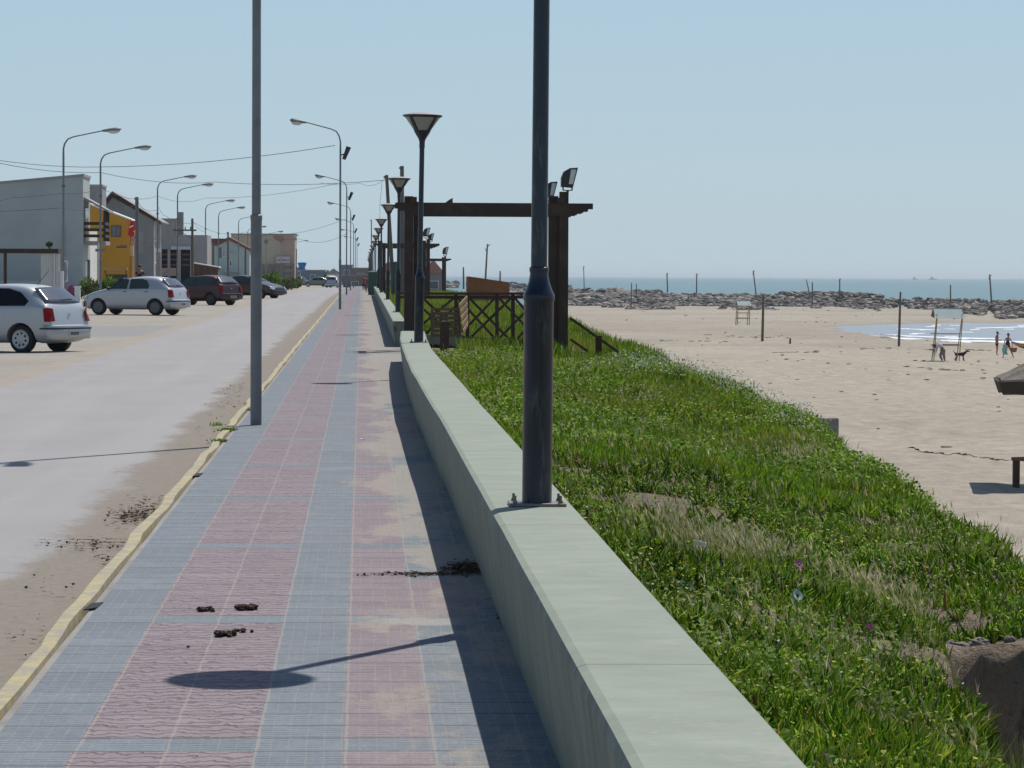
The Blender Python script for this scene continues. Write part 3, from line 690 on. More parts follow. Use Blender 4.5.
    P = pts(90000, 9, 45, 1.7, lambda X, Y: seedpatch(X, Y)*RNG.uniform(.2, 1, len(X))*(1+1.8*fbm(X, Y, .30, 81, 2)) > .40); n = len(P)
    P = np.concatenate([P, pts(1500, 9, 60, 1.5)]); n = len(P)
    L = U(.12, .24, n); le = U(.1, .7, n); az = RNG.normal(2.6, 1.1, n); k = P[:, 1]/18
    c, qq = blades(P, L, .0016*np.maximum(1, k), le, az, 3, .3); put(c, qq, G2)
    top = c.reshape(n, -1, 3)[:, -2:, :].mean(1)
    for a in range(5):
        c, qq = blades(top, U(.035, .06, n)*np.clip(k, 1, 1.5), U(.002, .0034, n)*np.maximum(1, k), le*1.1+U(.0, .75, n), az+U(-.8, .8, n), 2, .85); put(c, qq, S)
    mesh_np('grass_stalks', np.concatenate(G2['co']), np.concatenate(G2['q']), M['grass'], 'thin green stalks carrying the feathery seed heads', 'grass')
    mesh_np('seed_heads', np.concatenate(S['co']), np.concatenate(S['q']), M['seed'], 'pale feathery grass seed heads standing over the green bank', 'grass')
    # dry bits
    D = new(); P = pts(9000, 6.6, 30, 1.9); n = len(P)
    c, qq = blades(P+np.array([0, 0, .02]), U(.03, .12, n), U(.003, .008, n), U(1.1, 1.6, n), U(0, 6.28, n), 2, .7, False, .3); put(c, qq, D)
    P = pts(3500, 13, 17, 1.2, lambda X, Y: (X > 2.3) & (X < 3.6)); n = len(P)
    mesh_np('dry_straw', np.concatenate(D['co']), np.concatenate(D['q']), M['straw'], 'pale dry straw lying among the green leaves', 'straw')
    # tiny white flowers, dense over the mound
    def dots(P, r):
        n = len(P); a0 = U(0, 6.28, n); nz = RNG.normal(0, .6, (n, 3))+np.array([0, -.7, 1]); nz /= np.linalg.norm(nz, axis=1)[:, None]
        u = np.cross(nz, np.array([1., 0, 0])); u /= np.linalg.norm(u, axis=1)[:, None]; v = np.cross(nz, u)
        c = np.stack([P+(u*math.cos(a)+v*math.sin(a))*(r*(1 if i % 2 else .75))[:, None] for i, a in enumerate(np.arange(6)*PI/3)], 1).reshape(-1, 3)
        b = np.arange(n)*6; return c, np.concatenate([np.stack([b, b+1, b+2, b+3], -1), np.stack([b, b+3, b+4, b+5], -1)])
    F = new()
    P = pts(52000, 26, 62, 1.3, lambda X, Y: (1.3*np.exp(-(((X-3.85)/1.25)**2+((Y-38.8)/2.8)**2))+.6*np.exp(-((X-crest(Y)+.3)/.5)**2)*(Y < 52)*(Y > 30)+.25*(Y > 44)*np.exp(-((X-3.5)/1.2)**2))*RNG.uniform(.3, 1, len(X))*(.8+fbm(X, Y, .7, 66, 2)) > .37); P[:, 2] += U(.14, .26, len(P))
    put(*dots(P, U(.005, .011, len(P))), F)
    P = pts(1300, 9, 60, 1.4); P[:, 2] += U(.05, .15, len(P)); put(*dots(P, U(.003, .007, len(P))*np.maximum(1, P[:, 1]/26)), F)
    mesh_np('white_flowers', np.concatenate(F['co']), np.concatenate(F['q']), M['wfl'], 'tiny white flowers dotted over the green mound', 'flowers')
    F = new(); P = pts(1500, 6.6, 19, 1.6, lambda X, Y: (X > 1.2) & cl(X, Y, .7, .05, 99)); P[:, 2] += U(.04, .12, len(P)); put(*dots(P, U(.005, .011, len(P))), F)
    mesh_np('yellow_flowers', np.concatenate(F['co']), np.concatenate(F['q']), M['yfl'], 'little yellow green flowers among the near leaves', 'flowers')
    # broad round leaves near the camera
    B = new(); P = pts(8000, 6.6, 16.5, 2, lambda X, Y: cl(X, Y, .6, .0, 105)); P[:, 2] += U(.02, .07, len(P)); put(*dots(P, U(.008, .024, len(P))), B)
    L2 = new()
    P = pts(70000, 6.6, 26, 1.9, lambda X, Y: cl(X, Y, .5, .02, 135) & (seedpatch(X, Y) < .5)); P[:, 2] += U(.02, .10, len(P)); put(*dots(P, U(.004, .010, len(P))), L2)
    P = pts(80000, 25, 64, 1.5, lambda X, Y: cl(X, Y, .9, .04, 145)); P[:, 2] += U(.05, .19, len(P)); put(*dots(P, U(.007, .018, len(P))), L2)
    mesh_np('small_leaves', np.concatenate(L2['co']), np.concatenate(L2['q']), M['smallleaf'], 'small bright round leaves mixed through the green bank', 'leaves')
    mesh_np('broad_leaves', np.concatenate(B['co']), np.concatenate(B['q']), M['bush'], 'broad round green leaves close to the wall end', 'leaves')
bank()
# ------------------------------------------------------------ promenade lamps on the wall
def promenade_lamp():
    t = thing('promenade_lamp', 'nearest black lamp post bolted on the wall, running out of the picture top', 'street lamp', (.776, 14.07, prof(14.07)+.51), 0, 'black lamp posts along the wall')
    m = MB()
    for a in (0,):
        m.box((-.125,-.10,.0),(.125,.10,.014))
    m.build('base_plate', M['bolt'], t, bevel=.003)
    for sx in (-1, 1):
        for sy in (-1, 1):
            b = MB(); b.lathe([(.010,.014),(.010,.026),(.006,.026),(.006,.048)], (sx*.10, sy*.075, 0), 8); b.build('bolt', M['bolt'], t)
    m = MB(); m.lathe([(.0655,.012),(.0655,.90),(.069,.905),(.069,.93),(.066,.935),(.058,.95),(.046,.985),(.040,1.02),(.041,1.03)], n=28); m.build('base_sleeve', M['lamp'], t, smooth=True)
    m = MB(); m.lathe([(.042,1.028),(.043,1.034),(.043,1.048),(.037,1.052)], n=28); m.build('collar', M['lamp'], t, smooth=True)
    m = MB(); m.lathe([(.0365,1.04),(.0355,1.9),(.035,2.80)], n=28); m.build('pole', M['lamp'], t, smooth=True)
    m = MB(); m.lathe([(.04,2.74),(.04,2.83),(.052,2.87),(.10,2.945),(.12,2.985),(.115,2.99)], n=28); cup = m.build('lantern_cup', M['lamp'], t, smooth=True)
    g = MB(); g.lathe([(.112,2.985),(.245,3.17)], n=28); g.build('lantern_glass', M['glass_lamp'], t, smooth=True)
    b = MB()
    for k in range(4):
        a = PI/4+k*PI/2+.05; c, s = math.cos(a), math.sin(a)
        b.bar((.118*c,.118*s,2.975),(.258*c,.258*s,3.185),.045,.02)
    b.lathe([(.235,3.165),(.278,3.185),(.282,3.205),(.25,3.208)], n=28)
    b.build('lantern_frame', M['lamp'], t)
    c = MB(); c.lathe([(.262,3.208),(.2,3.226),(.1,3.243),(.012,3.25)], n=28); c.build('lantern_cap', M['lamp_cap'], t, smooth=True)
    return t
lamp0 = promenade_lamp()
LPX = [418.6, 398, 387.7, 381.4, 378, 375.5, 373.7, 372.4, 371.4, 370.6, 370, 369.5, 369.0, 368.6]
words = ['second black lamp post, standing at the end of the wall beside the pergola gateway', 'third black lamp post, just left of the dark pergola column', 'fourth black lamp post, left of the leaning utility pole', 'fifth black lamp post along the wall', 'sixth black lamp post along the wall', 'seventh black lamp post along the wall', 'eighth black lamp post, above the green cabinet', 'ninth black lamp post along the wall', 'tenth black lamp post along the wall', 'eleventh black lamp post, small in the distance', 'twelfth black lamp post, small in the distance', 'thirteenth black lamp post, tiny in the distance', 'fourteenth black lamp post, tiny in the distance', 'farthest black lamp post of the whole row']
for i, px in enumerate(LPX):
    D = 45.2+31.5*i if i < 1 else 45.2+31.6*i
    x = WX(px, D, 290); x = .81 if i == 0 else x
    z = prof(D)+(.51 if x > .6 else 0)
    q_ = dup(lamp0, (x, D, z), 0, words[i]); q_.rotation_euler = (0, (.014, .006, .008, -.004, .006, .004)[i % 6], 0)
# ------------------------------------------------------------ tall street lights
def street_light(side, label, group, loc, flood):
    t = thing('street_light', label, 'street light', loc, 0, group)
    s = side; H = 7.55
    m = MB(); m.lathe([(.056,-.1),(.055,2.02),(.059,2.03),(.059,2.07),(.046,2.08)], n=16); m.build('lower_pole', M['galv'], t, smooth=True)
    m = MB(); m.lathe([(.045,2.05),(.041,6.6)], n=14); m.build('upper_pole', M['galv'], t, smooth=True)
    pts = [(0,0,6.55),(0,0,6.9),(s*.05,0,7.12),(s*.17,0,7.32),(s*.38,0,7.42),(s*.7,0,7.50),(s*1.1,0,7.60),(s*1.55,0,7.71)]
    m = MB(); m.tube(pts, [.04,.036,.034,.032,.03,.028,.027,.026], 10); m.build('arm', M['galv'], t, smooth=True)
    m = MB()
    sec = [(1.45,.05,.04),(1.55,.08,.06),(1.75,.13,.085),(1.95,.15,.095),(2.1,.13,.08),(2.18,.05,.03)]
    vs = []; n = 10
    for (x, w_, h_) in sec:
        for k in range(n):
            a = 2*PI*k/n; vs.append((s*x, w_*math.cos(a), 7.69+.12*(x-1.45)+h_*math.sin(a)))
    fs = [tuple(range(n)), tuple(reversed(range(5*n, 6*n)))]
    for i in range(5):
        for k in range(n): fs.append((i*n+k, i*n+(k+1) % n, (i+1)*n+(k+1) % n, (i+1)*n+k))
    m.add(vs, fs); h = m.build('lamp_head', M['galv'], t, smooth=True)
    m = MB(); m.blob((s*1.88, 0, 7.68),(.25,.14,.12), 8, .02, 0, 6); m.build('lens', M['white_lens'], h, smooth=True)
    if flood:
        m = MB(); m.bar((.04,0,6.35),(.16,0,6.40),.05,.05)
        m.prism([(.08,-.2,6.20),(.22,-.2,6.16),(.46,-.2,6.66),(.26,-.2,6.72)], (0,.4,0)); m.build('floodlight', M['plastic'], t)
    else:
        m = MB(); m.lathe([(.07,5.2),(.07,5.3)], n=10); m.build('clamp_band', M['galv_dark'], t)
    return t
g_ = 'tall street lights on the pavement side'
sl = street_light(-1, 'nearest grey street light pole, standing on the kerb edge in front', g_, (WX(256, 31.7, 425)+.0, 31.7, prof(31.7)), True)
lamp0.rotation_euler = (0, .005, 0)
rl = [(122, 340, 307, 'second grey street light from the camera, curving over the road'), (193, 346.5, 295, 'third grey street light on the pavement'), (262, 350.5, 290, 'fourth grey street light on the pavement'), (331, 353.5, 288, 'fifth grey street light on the pavement'), (400, 355.4, 287, 'sixth grey street light, far off'), (470, 357, 286, 'seventh grey street light, far off')]
for D, px, py, lab in rl: dup(sl, (WX(px, D, py), D, prof(D)-.02), 0, lab).scale = (.88, 1, .925)
g2 = 'tall street lights on the house side'
ll = None
for i, (px, ptop, lab) in enumerate([(63.5,130,'tallest looking street light on the house side, in front of the pale hall'),(100.5,147,'street light rising in front of the balcony house'),(157.5,176,'street light rising behind the silver hatchback'),(177.5,184,'street light in front of the bare concrete building'),(205.5,200,'street light rising above the maroon car'),(218.5,207,'street light in front of the teal gabled house'),(238.5,215,'street light just left of the nearest grey pole'),(247.5,226,'street light mostly hidden by the nearest grey pole, far side'),(266,231,'distant street light in front of the beige block'),(281,235.5,'farther street light in front of the beige block'),(294.5,240,'street light at the corner of the beige block')]):
    D = 5.95*FPX/(275-ptop-.5); x = WX(px, D, 250)
    lc = (x, D, 5.95+CAMZ-7.80)
    lc = (x, D, max(leftz(np.array([x]), np.array([float(D)]))[0]-.05, lc[2]))
    zs = (5.95+CAMZ-lc[2])/7.80
    if ll is None: ll = q_ = street_light(1, lab, g2, lc, False)
    else: q_ = dup(ll, lc, 0, lab)
    q_.scale = (1.08, 1, zs)
# ------------------------------------------------------------ utility poles and cables
def upole(label, px0, py0, px1, py1, D, r, cross=0, mat='pole_wood', brk=False):
    a = W(px0, py0, D); b = W(px1, py1, D); zb = float(leftz(np.array([b.x]), np.array([float(D)]))[0]) if b.x < -5 else (prof(D) if b.x < .7 else hf(b.x, D))
    base = Vector((b.x, D, zb-.1)); t = thing('utility_pole', label, 'utility pole', base, 0, 'utility poles')
    m = MB(); m.tube([(0,0,0), Vector(a)-base], [r, r*.75], 9); m.build('pole', M[mat], t, smooth=True)
    T = Vector(a)-base
    if cross:
        c = MB(); c.bar(T+Vector((-cross*1.1,-.08,-.75)), T+Vector((cross*.25,-.08,-.75)), .09, .1)
        c.bar(T+Vector((-cross*.7,-.08,-.82)), T+Vector((0,-.05,-1.3)), .04,.04); ca = c.build('crossarm', M['wood_grey'], t)
        for k in range(4):
            i = MB(); x = -cross*1.0+k*cross*.3; i.lathe([(.03,0),(.045,.05),(.03,.1),(.045,.13),(.02,.18)], (T.x+x, T.y-.08, T.z-.7), 8); i.build('insulator', M['glass_lamp'], ca)
    else:
        i = MB(); i.lathe([(.03,0),(.05,.05),(.03,.1)], (T.x-.1, T.y, T.z-.15), 8); i.bar(T+Vector((-.1,0,-.12)), T+Vector((0,0,-.2)), .03, .03); i.build('bracket', M['galv_dark'], t)
    return t
upole('slightly leaning utility pole with cables, behind the fourth black lamp', 386.6, 175, 394.2, 272, 150, .105)
upole('upright grey utility pole rising above the third black lamp', 402, 166, 402.3, 290, 158, .13, mat='galv_dark')
upole('grey utility pole in front of the orange house', 136.8, 197, 137.3, 290, 176, .13, mat='galv_dark')
upole('utility pole with crossarm beside the bare concrete building', 192.3, 218.5, 192.5, 290, 205, .10, 1.1)
upole('stubby utility pole in front of the teal gabled house', 228, 232, 228, 290, 300, .11)
upole('short grey pole left of the teal house', 213.2, 243, 213.2, 290, 260, .13, mat='galv_dark')
upole('thin pole against the right side of the teal house', 245.5, 246, 245.5, 290, 270, .10)
upole('pale pole at the foot of the grey gabled house', 158.6, 252, 158.6, 290, 168, .16, mat='concrete')
upole('far slim pole with small arm left of the black lamps', 371.3, 219.5, 371.7, 284, 420, .09, mat='galv_dark')
upole('distant pole at the corner of the beige block', 296.5, 249, 296, 285, 480, .10, mat='galv_dark')
def cable(label, pts, r=.011, D=None):
    P = [W(a, b, c) for a, b, c in pts]; o = P[0].copy(); m = MB(); L = []
    for i in range(len(P)-1):
        sag = (P[i+1]-P[i]).length*.008
        for k in range(9):
            t = k/8; q = P[i].lerp(P[i+1], t); q.z -= sag*4*t*(1-t); L.append(q-o) if (k or not i) else None
    m.tube(L, r*.75, 5); tag(m.build('overhead_cable', M['wire'], None, o), label, 'cable', 'overhead cables')
cable('topmost overhead cable, crossing from far left to the second street light', [(-60,150,120),(100,167,143),(335,145.5,122)], .016)
cable('overhead cable falling from the left edge to the leaning pole', [(-60,148,110),(100,172.5,143),(215,182,170),(386.6,180,150)], .016)
cable('cable drooping across the pale hall from the left edge', [(-30,202,115),(12,197.5,125),(62,193,128),(100,188,143)], .018)
cable('cable running from the second left street light to the far utility pole', [(101,188,143),(157,196,183),(205,198,220),(340,183,190)], .014)
cable('low cable across the pale hall wall', [(-30,212,150),(60,208,150),(137,205,176)], .012)
cable('short cable from the utility pole down to the concrete building', [(138,201,176),(146,210,190),(157,210,183)], .014)
cable('drooping cable between the house side street lights', [(158.5,207,183),(166,216,200),(177,222,204),(192,224,205)], .014)
cable('cable from the crossarm pole to the next street light', [(193,221,205),(199,229,215),(205,232,220)], .014)
cable('cable crossing above the beige block to the right', [(193,222,205),(245,232,260),(346,219,193)], .014)
cable('faint far cable above the beige block', [(266,240,330),(300,239,330),(348,233,262)], .02)
cable('cable running to the left from the leaning pole top', [(386.6,178,150),(360,183,180),(320,183,193)], .012)
cable('thin cable hanging down from the leaning pole', [(382,182,150),(379.8,205,150),(380,224,150)], .01)
cable('low cable over the cross street by the grey gabled house', [(137,240,176),(157,239,183),(192,237,205)], .014)
# ------------------------------------------------------------ pergola gateways of dark timber
def pergola(label, x0, x1, Y, z, near):
    t = thing('pergola_gateway', label, 'pergola', (x0, Y, z), 0, 'dark timber gateways'); w = x1-x0; H = 2.80
    for (px_, py_, hh, r) in ((-.065,0,H+.12,.085),(.10,.12,H+.02,.075),(-.06,1.0,H+.05,.075),(w+.055,0,H+.22,.085),(w-.14,.10,H+.14,.09),(w+.05,1.0,H+.05,.075)):
        m = MB(); m.box((px_-r,py_-r,-1.0),(px_+r,py_+r,hh)); m.build('post', M['wood_dark'], t, bevel=.008)
    for yy in (-.11, 1.12):
        m = MB(); q = .6; e = -.32
        poly = [(e,yy,H),(e,yy,H-.09),(e+.09,yy,H-.09),(e+.09,yy,H-.13),(e+.18,yy,H-.13),(e+.18,yy,H-.17),(e+.26,yy,H-.17),(e+.26,yy,H-.24),(w+q-.34,yy,H-.24),(w+q-.34,yy,H-.20),(w+q-.22,yy,H-.20),(w+q-.22,yy,H-.16),(w+q-.1,yy,H-.16),(w+q-.1,yy,H-.11),(w+q,yy,H-.11),(w+q,yy,H)]
        m.prism(poly, (0,.09,0)); m.build('beam', M['wood_dark'], t)
    if near:
        for x in (.02, w-.02):
            m = MB(); m.box((x-.06,-.4,H+.0),(x+.06,1.5,H+.10)); m.build('cross_beam', M['wood_dark'], t, bevel=.006)
        m = MB(); m.prism([(.62,-.11,H),(.76,-.11,H),(.76,-.11,H+.09),(.70,-.11,H+.06)], (0,.05,0)); m.build('wedge', M['wood_dark'], t)
    return t
pY = 60.5; pz = prof(pY)
xl = WX(412, pY, 300); xr = WX(560.5, pY, 300)
pergola('dark timber gateway spanning the gap in the wall, the nearest one', xl, xr, pY, pz, True)
p2l = WX(382, 155, 280); p2r = WX(427, 155, 280)
pergola('second dark timber gateway, smaller behind the first', p2l, p2r, 155, prof(155)-.02, False)
p3l = WX(424, 285, 280); p3r = WX(444.5, 285, 280)
pergola('third dark timber gateway, farthest and lowest on the skyline', p3l, p3r, 285, hf(p3r, 285)+.22, False)
def floodlight(label, loc, s, yaw=0):
    t = thing('floodlight', label, 'floodlight', loc, yaw, 'floodlights on the timber gateways')
    m = MB(); m.bar((-.09,0,.05),(.09,0,.05),.03,.02); m.bar((-.09,0,.05),(-.09,0,.22),.03,.015); m.bar((.09,0,.05),(.09,0,.22),.03,.015); m.bar((0,0,0),(0,0,.06),.05,.05); m.build('bracket', M['galv_dark'], t)
    m = MB(); m.prism([(-.13,-.14,.12),(.10,-.14,.10),(.20,-.14,.50),(.04,-.14,.49),(-.08,-.14,.42),(-.13,-.14,.30)], (0,.3,0)); m.build('housing', M['plastic'], t, bevel=.008)
    m = MB(); m.prism([(.015,-.146,.17),(.095,-.146,.17),(.165,-.146,.46),(.06,-.146,.46)], (0,.012,0)); m.build('glass_front', M['white_lens'], t)
    t.scale = (s, s, s); return t
floodlight('floodlight with pale glass on the tall right post of the nearest gateway', (WX(567.5, pY, 200), pY, pz+3.0), .95)
floodlight('floodlight half hidden behind the nearest lamp post', (WX(549, pY+1, 200), pY+1.0, pz+2.84), .8)
floodlight('small floodlight on the left of the second gateway right post', (WX(426, 155, 250), 155, prof(155)+3.0), 1.1)
floodlight('small floodlight on the right of the second gateway right post', (WX(431, 155, 250), 155.9, prof(155)+2.84), .9)
floodlight('floodlight on the post of the farthest gateway', (WX(445, 285, 255), 285, hf(p3r, 285)+.22+3.0), 1.7)
# ------------------------------------------------------------ ramp, railings, slatted bin, stump
zr = pz
t = thing('ramp', 'pale green concrete ramp edge sloping down behind the railing', 'ramp', (1.0, 62.6, zr))
m = MB(); A = W(422,334,63)-Vector((1.0,62.6,zr)); B_ = W(585,352,62.4)-Vector((1.0,62.6,zr))
m.prism([(A.x,A.y,A.z),(A.x,A.y,A.z-.17),(B_.x,B_.y,B_.z-.17),(B_.x,B_.y,B_.z)], (0,.16,0)); m.build('edge_beam', M['wall'], t)
m = MB(); m.prism([(A.x,A.y+.17,A.z-.09),(A.x,A.y+.17,A.z-.2),(B_.x,B_.y+.17,B_.z-.2),(B_.x,B_.y+.17,B_.z-.09)], (0,3.2,0)); m.build('ramp_slab', M['concrete'], t)
def railing(label, D, posts, top0, top1, bot):
    P0 = W(posts[0], top0, D); t = thing('railing', label, 'railing', (P0.x, D, P0.z-1.0), 0, 'dark timber railings of the ramp'); o = Vector((P0.x, D, P0.z-1.0))
    m = MB(); a = W(posts[0]-10, top0, D)-o; b = W(posts[-1]+2, top0, D)-o; m.bar(a, b, .09, .045); m.build('top_rail', M['wood_mid'], t)
    a = W(posts[0]-10, top1, D)-o; b = W(posts[-1]+2, top1, D)-o; m = MB(); m.bar(a+Vector((0,-.02,0)), b+Vector((0,-.02,0)), .04, .06); m.build('upper_rail', M['wood_dark'], t)
    m = MB(); m.bar(W(posts[0], bot[0], D)-o, W(posts[-1], bot[1], D)-o, .04, .06); m.build('lower_rail', M['wood_dark'], t)
    for i, p in enumerate(posts):
        u = (p-posts[0])/(posts[-1]-posts[0]); bz = bot[0]+(bot[1]-bot[0])*u
        m = MB(); a = W(p, top0+.5, D)-o; b = W(p, bz+4, D)-o; m.bar(a+Vector((0,.055,0)), b+Vector((0,.055,0)), .075, .07); m.build('post', M['wood_dark'], t)
        if i+1 < len(posts):
            q = posts[i+1]; bq = bot[0]+(bot[1]-bot[0])*((q-posts[0])/(posts[-1]-posts[0]))
            m = MB(); m.bar(W(p+1, top1, D)-o+Vector((0,.0,0)), W(q-1, bq, D)-o, .035, .05); m.bar(W(p+1, bz, D)-o+Vector((0,.04,0)), W(q-1, top1, D)-o+Vector((0,.04,0)), .035, .05); m.build('cross_brace', M['wood_dark'], t)
    return t
railing('near ramp railing with crossed braces, ending at the gateway column', 63.4, [421, 467.5, 513, 557], 293.6, 297.2, (337, 345))
railing('far ramp railing with crossed braces, seen through the near one', 66.6, [409, 456, 497, 541], 293.4, 297, (335, 342))
t = thing('stair_handrail', 'sloping dark handrail with a short post going down to the beach', 'handrail', (WX(571, 61.5), 61.5, W(571, 350, 61.5).z)); o = t.location.copy()
m = MB(); m.bar(W(570,318,61.5)-o, W(618,352,61.5)-o, .05, .05); m.build('handrail', M['wood_mid'], t)
m = MB(); m.bar(W(570,339,61.9)-o, W(590,353,61.9)-o, .04, .045); m.build('lower_rail', M['wood_mid'], t)
m = MB(); m.bar(W(598.5,335.5,61.6)-o, W(598.5,360,61.6)-o, .12, .10); m.build('post', M['wood_dark'], t)
t = thing('slatted_bin', 'weathered box of wooden slats leaning beside the ramp railing', 'slatted bin', (WX(445, 61.6), 61.6, zr)); o = t.location.copy()
for k in range(7):
    m = MB(); y = 309+k*4.35; sh = (k-3)*-.35; m.bar(W(431.5+sh+.5*k*0, y, 61.5)-o, W(458+sh*.3, y+.4, 61.5)-o, .022, .062 if k else .05); m.build('front_slat', M['wood_grey'], t)
for k in range(5):
    m = MB(); y = 300+k*6.3; a = W(458.5+k*1.0, y+4.5, 61.45)-o; b = W(466.5+.2*k, y-4.5, 61.9)-o
    m.prism([a, b, b+Vector((.0,.0,-.085)), a+Vector((0,0,-.085))], (.02,-.02,.0)); m.build('side_slat', M['wood_tan'], t)  # side slats paler than the front ones, sunlight put into their colour
m = MB(); m.bar(W(458.5,306,61.55)-o, W(460,337,61.55)-o, .05,.05); m.bar(W(467,296,62)-o, W(463,333,62)-o, .05,.05); m.bar(W(463,333,62)-o, W(460,337,61.55)-o,.05,.05); m.build('frame', M['wood_grey'], t); m = MB(); m.bar(W(432,308,61.56)-o, W(432,334,61.56)-o, .05,.05); m.build('frame_post', M['wood_grey'], t)
m = MB(); m.box((-.085,-.085,-.3),(.085,.085,.56)); m.box((-.07,-.07,.56),(.07,.07,.575)); tag(m.build('timber_bollard', M['wood_mid'], None, (WX(444.7, 60.1), 60.1, zr), bevel=.01), 'short square timber bollard in front of the slatted bin', 'bollard')
# green cabinets
def cabinet(label, D, px, wpx, ytop, n):
    x = WX(px, D, 290); w_ = wpx/FPX*D; z = prof(D); H = WZ(ytop, D, px)-z
    t = thing('electric_cabinet', label, 'cabinet', (x, D, z), 0, 'green electric cabinets')
    m = MB(); m.box((-w_/2,-.25,0),(w_/2,.25,H-.06)); m.build('body', M['boxgreen'], t, bevel=.015)
    m = MB(); m.box((-w_/2-.02,-.28,H-.06),(w_/2+.02,.28,H-.03)); m.prism([(-w_/2,-.27,H-.03),(w_/2,-.27,H-.03),(0,-.27,H+.03)], (0,.54,0)); m.build('lid', M['roofwhite' if n else 'boxgreen'], t)
    m = MB(); m.box((-w_/2+.05,-.262,.1),(w_/2-.05,-.253,H-.15)); d = m.build('door', M['boxgreen'], t); m = MB(); m.box((w_/2-.14,-.28,H*.5),(w_/2-.11,-.263,H*.5+.12)); m.build('handle', M['galv_dark'], d)
cabinet('dark green cabinet with a pale lid at the far end of the wall', 192, 373.3, 10, 271, 1)
cabinet('narrow dark green cabinet behind the third black lamp', 150, 395.3, 6.0, 262, 0)
# ------------------------------------------------------------ houses
def window(parent, x0, x1, z0, z1, y, fr='wood_grey', face='s', gl='winglass', d=.05, bars=1):
    """window in a wall facing the camera (face s, wall plane y) or facing the road (face e, plane x=y)"""
    m = MB(); q = .06; 
    def B(a, b, e0, e1, mi=0, mb=m):
        if face == 's': mb.box((a[0], y-e1, a[1]), (b[0], y-e0, b[1]), mi)
        else: mb.box((y+e0, a[0], a[1]), (y+e1, b[0], b[1]), mi)
    B((x0,z0),(x0+q,z1),.002,d); B((x1-q,z0),(x1,z1),.002,d); B((x0+q,z1-q),(x1-q,z1),.002,d); B((x0+q,z0),(x1-q,z0+q),.002,d)
    for k in range(bars): xx = x0+(x1-x0)*(k+1)/(bars+1); B((xx-.02,z0+q),(xx+.02,z1-q),.004,d-.01)
    f = m.build('window', M[fr], parent); g = MB(); B((x0+q,z0+q),(x1-q,z1-q),.001,.012,0,g); g.build('pane', M[gl], f); return f
def P3(px, py, D, o): return W(px, py, D)-o
# H1 pale hall
D = 168; o = Vector((WX(83, D, 230), D, 0)); hall = thing('pale_hall', 'large windowless pale grey hall with a sloping top at the left edge', 'building', o)
zt = WZ(176.5, D, 83); zl = WZ(184, D, 0); xL = WX(-90, D, 230)-o.x
xl0 = WX(0, D, 200)-o.x; k = (zt-zl)/(0-xl0)
m = MB(); m.prism([(xL,0,-.5),(0,0,-.5),(0,0,zt),(xL,0,zt+k*xL)], (0,4.2,0)); m.build('wall', M['hall'], hall)
m = MB(); m.prism([(xL,-.06,zt+k*xL),(0.05,-.06,zt),(0.05,-.06,zt+.14),(xL,-.06,zt+.14+k*xL)], (0,4.4,0)); m.build('coping', M['roofgrey'], hall)
m = MB(); m.box((xL,-.03,2.62),(-.01,-.002,2.68)); m.build('string_course', M['hall'], hall)
m = MB(); m.prism([(0,4.3,3.9),(0,4.3,-.4),(0,9,-.4),(0,9,3.9)], (-6,0,0)); m.build('rear_wing', M['white'], hall)
m = MB(); m.tube([(-1.0,-.07,.0),(-1.0,-.07,4.1)], .04, 6); m.build('drain_pipe', M['galv_dark'], hall)
m = MB(); m.prism([(-.02,.3,zt-1.15),(1.3,.3,zt-1.85),(1.3,.3,zt-1.75),(-.02,.3,zt-1.03)], (0,3.4,0)); m.build('veranda_roof', M['roofgrey'], hall)
zb = WZ(241, D, 90)
m = MB(); m.box((.003,.4,zb-.2),(1.15,3.3,zb)); bal = m.build('balcony', M['conc'], hall)
m = MB()
for z in (.3,.62,.95): m.box((1.08,.4,zb+z-.11),(1.14,3.3,zb+z+.05)); m.box((.02,.34,zb+z-.11),(1.14,.4,zb+z+.05))
m.build('railing', M['wood_dark'], bal)
for y in (.42, 1.8, 3.15):
    m = MB(); m.box((1.02,y,zb-.1),(1.12,y+.12,zt-1.75)); m.build('post', M['wood_dark'], bal)
m = MB(); m.box((.002,1.0,0),(.05,2.1,2.2)); m.build('door', M['roofwhite'], hall)
m = MB(); m.box((.002,2.6,0),(.05,3.9,2.3)); m.build('dark_door', M['dark_void'], hall)
m = MB(); m.box((.002,1.0,3.1),(.04,3.0,5.0)); m.build('upper_door', M['winglass'], hall)
# H2 chimney block behind
o = W(95, 290, 190); o.z = 0; t = thing('grey_tower_block', 'small dark grey block rising behind the pale hall', 'building', o)
m = MB(); m.box((-.6,0,-.5),(.42,3,WZ(186.5,190,95))); m.build('wall', M['greyr'], t); m = MB(); m.box((-.66,-.06,WZ(186.5,190,95)),(.46,3.06,WZ(186.5,190,95)+.12)); m.build('coping', M['conc'], t)
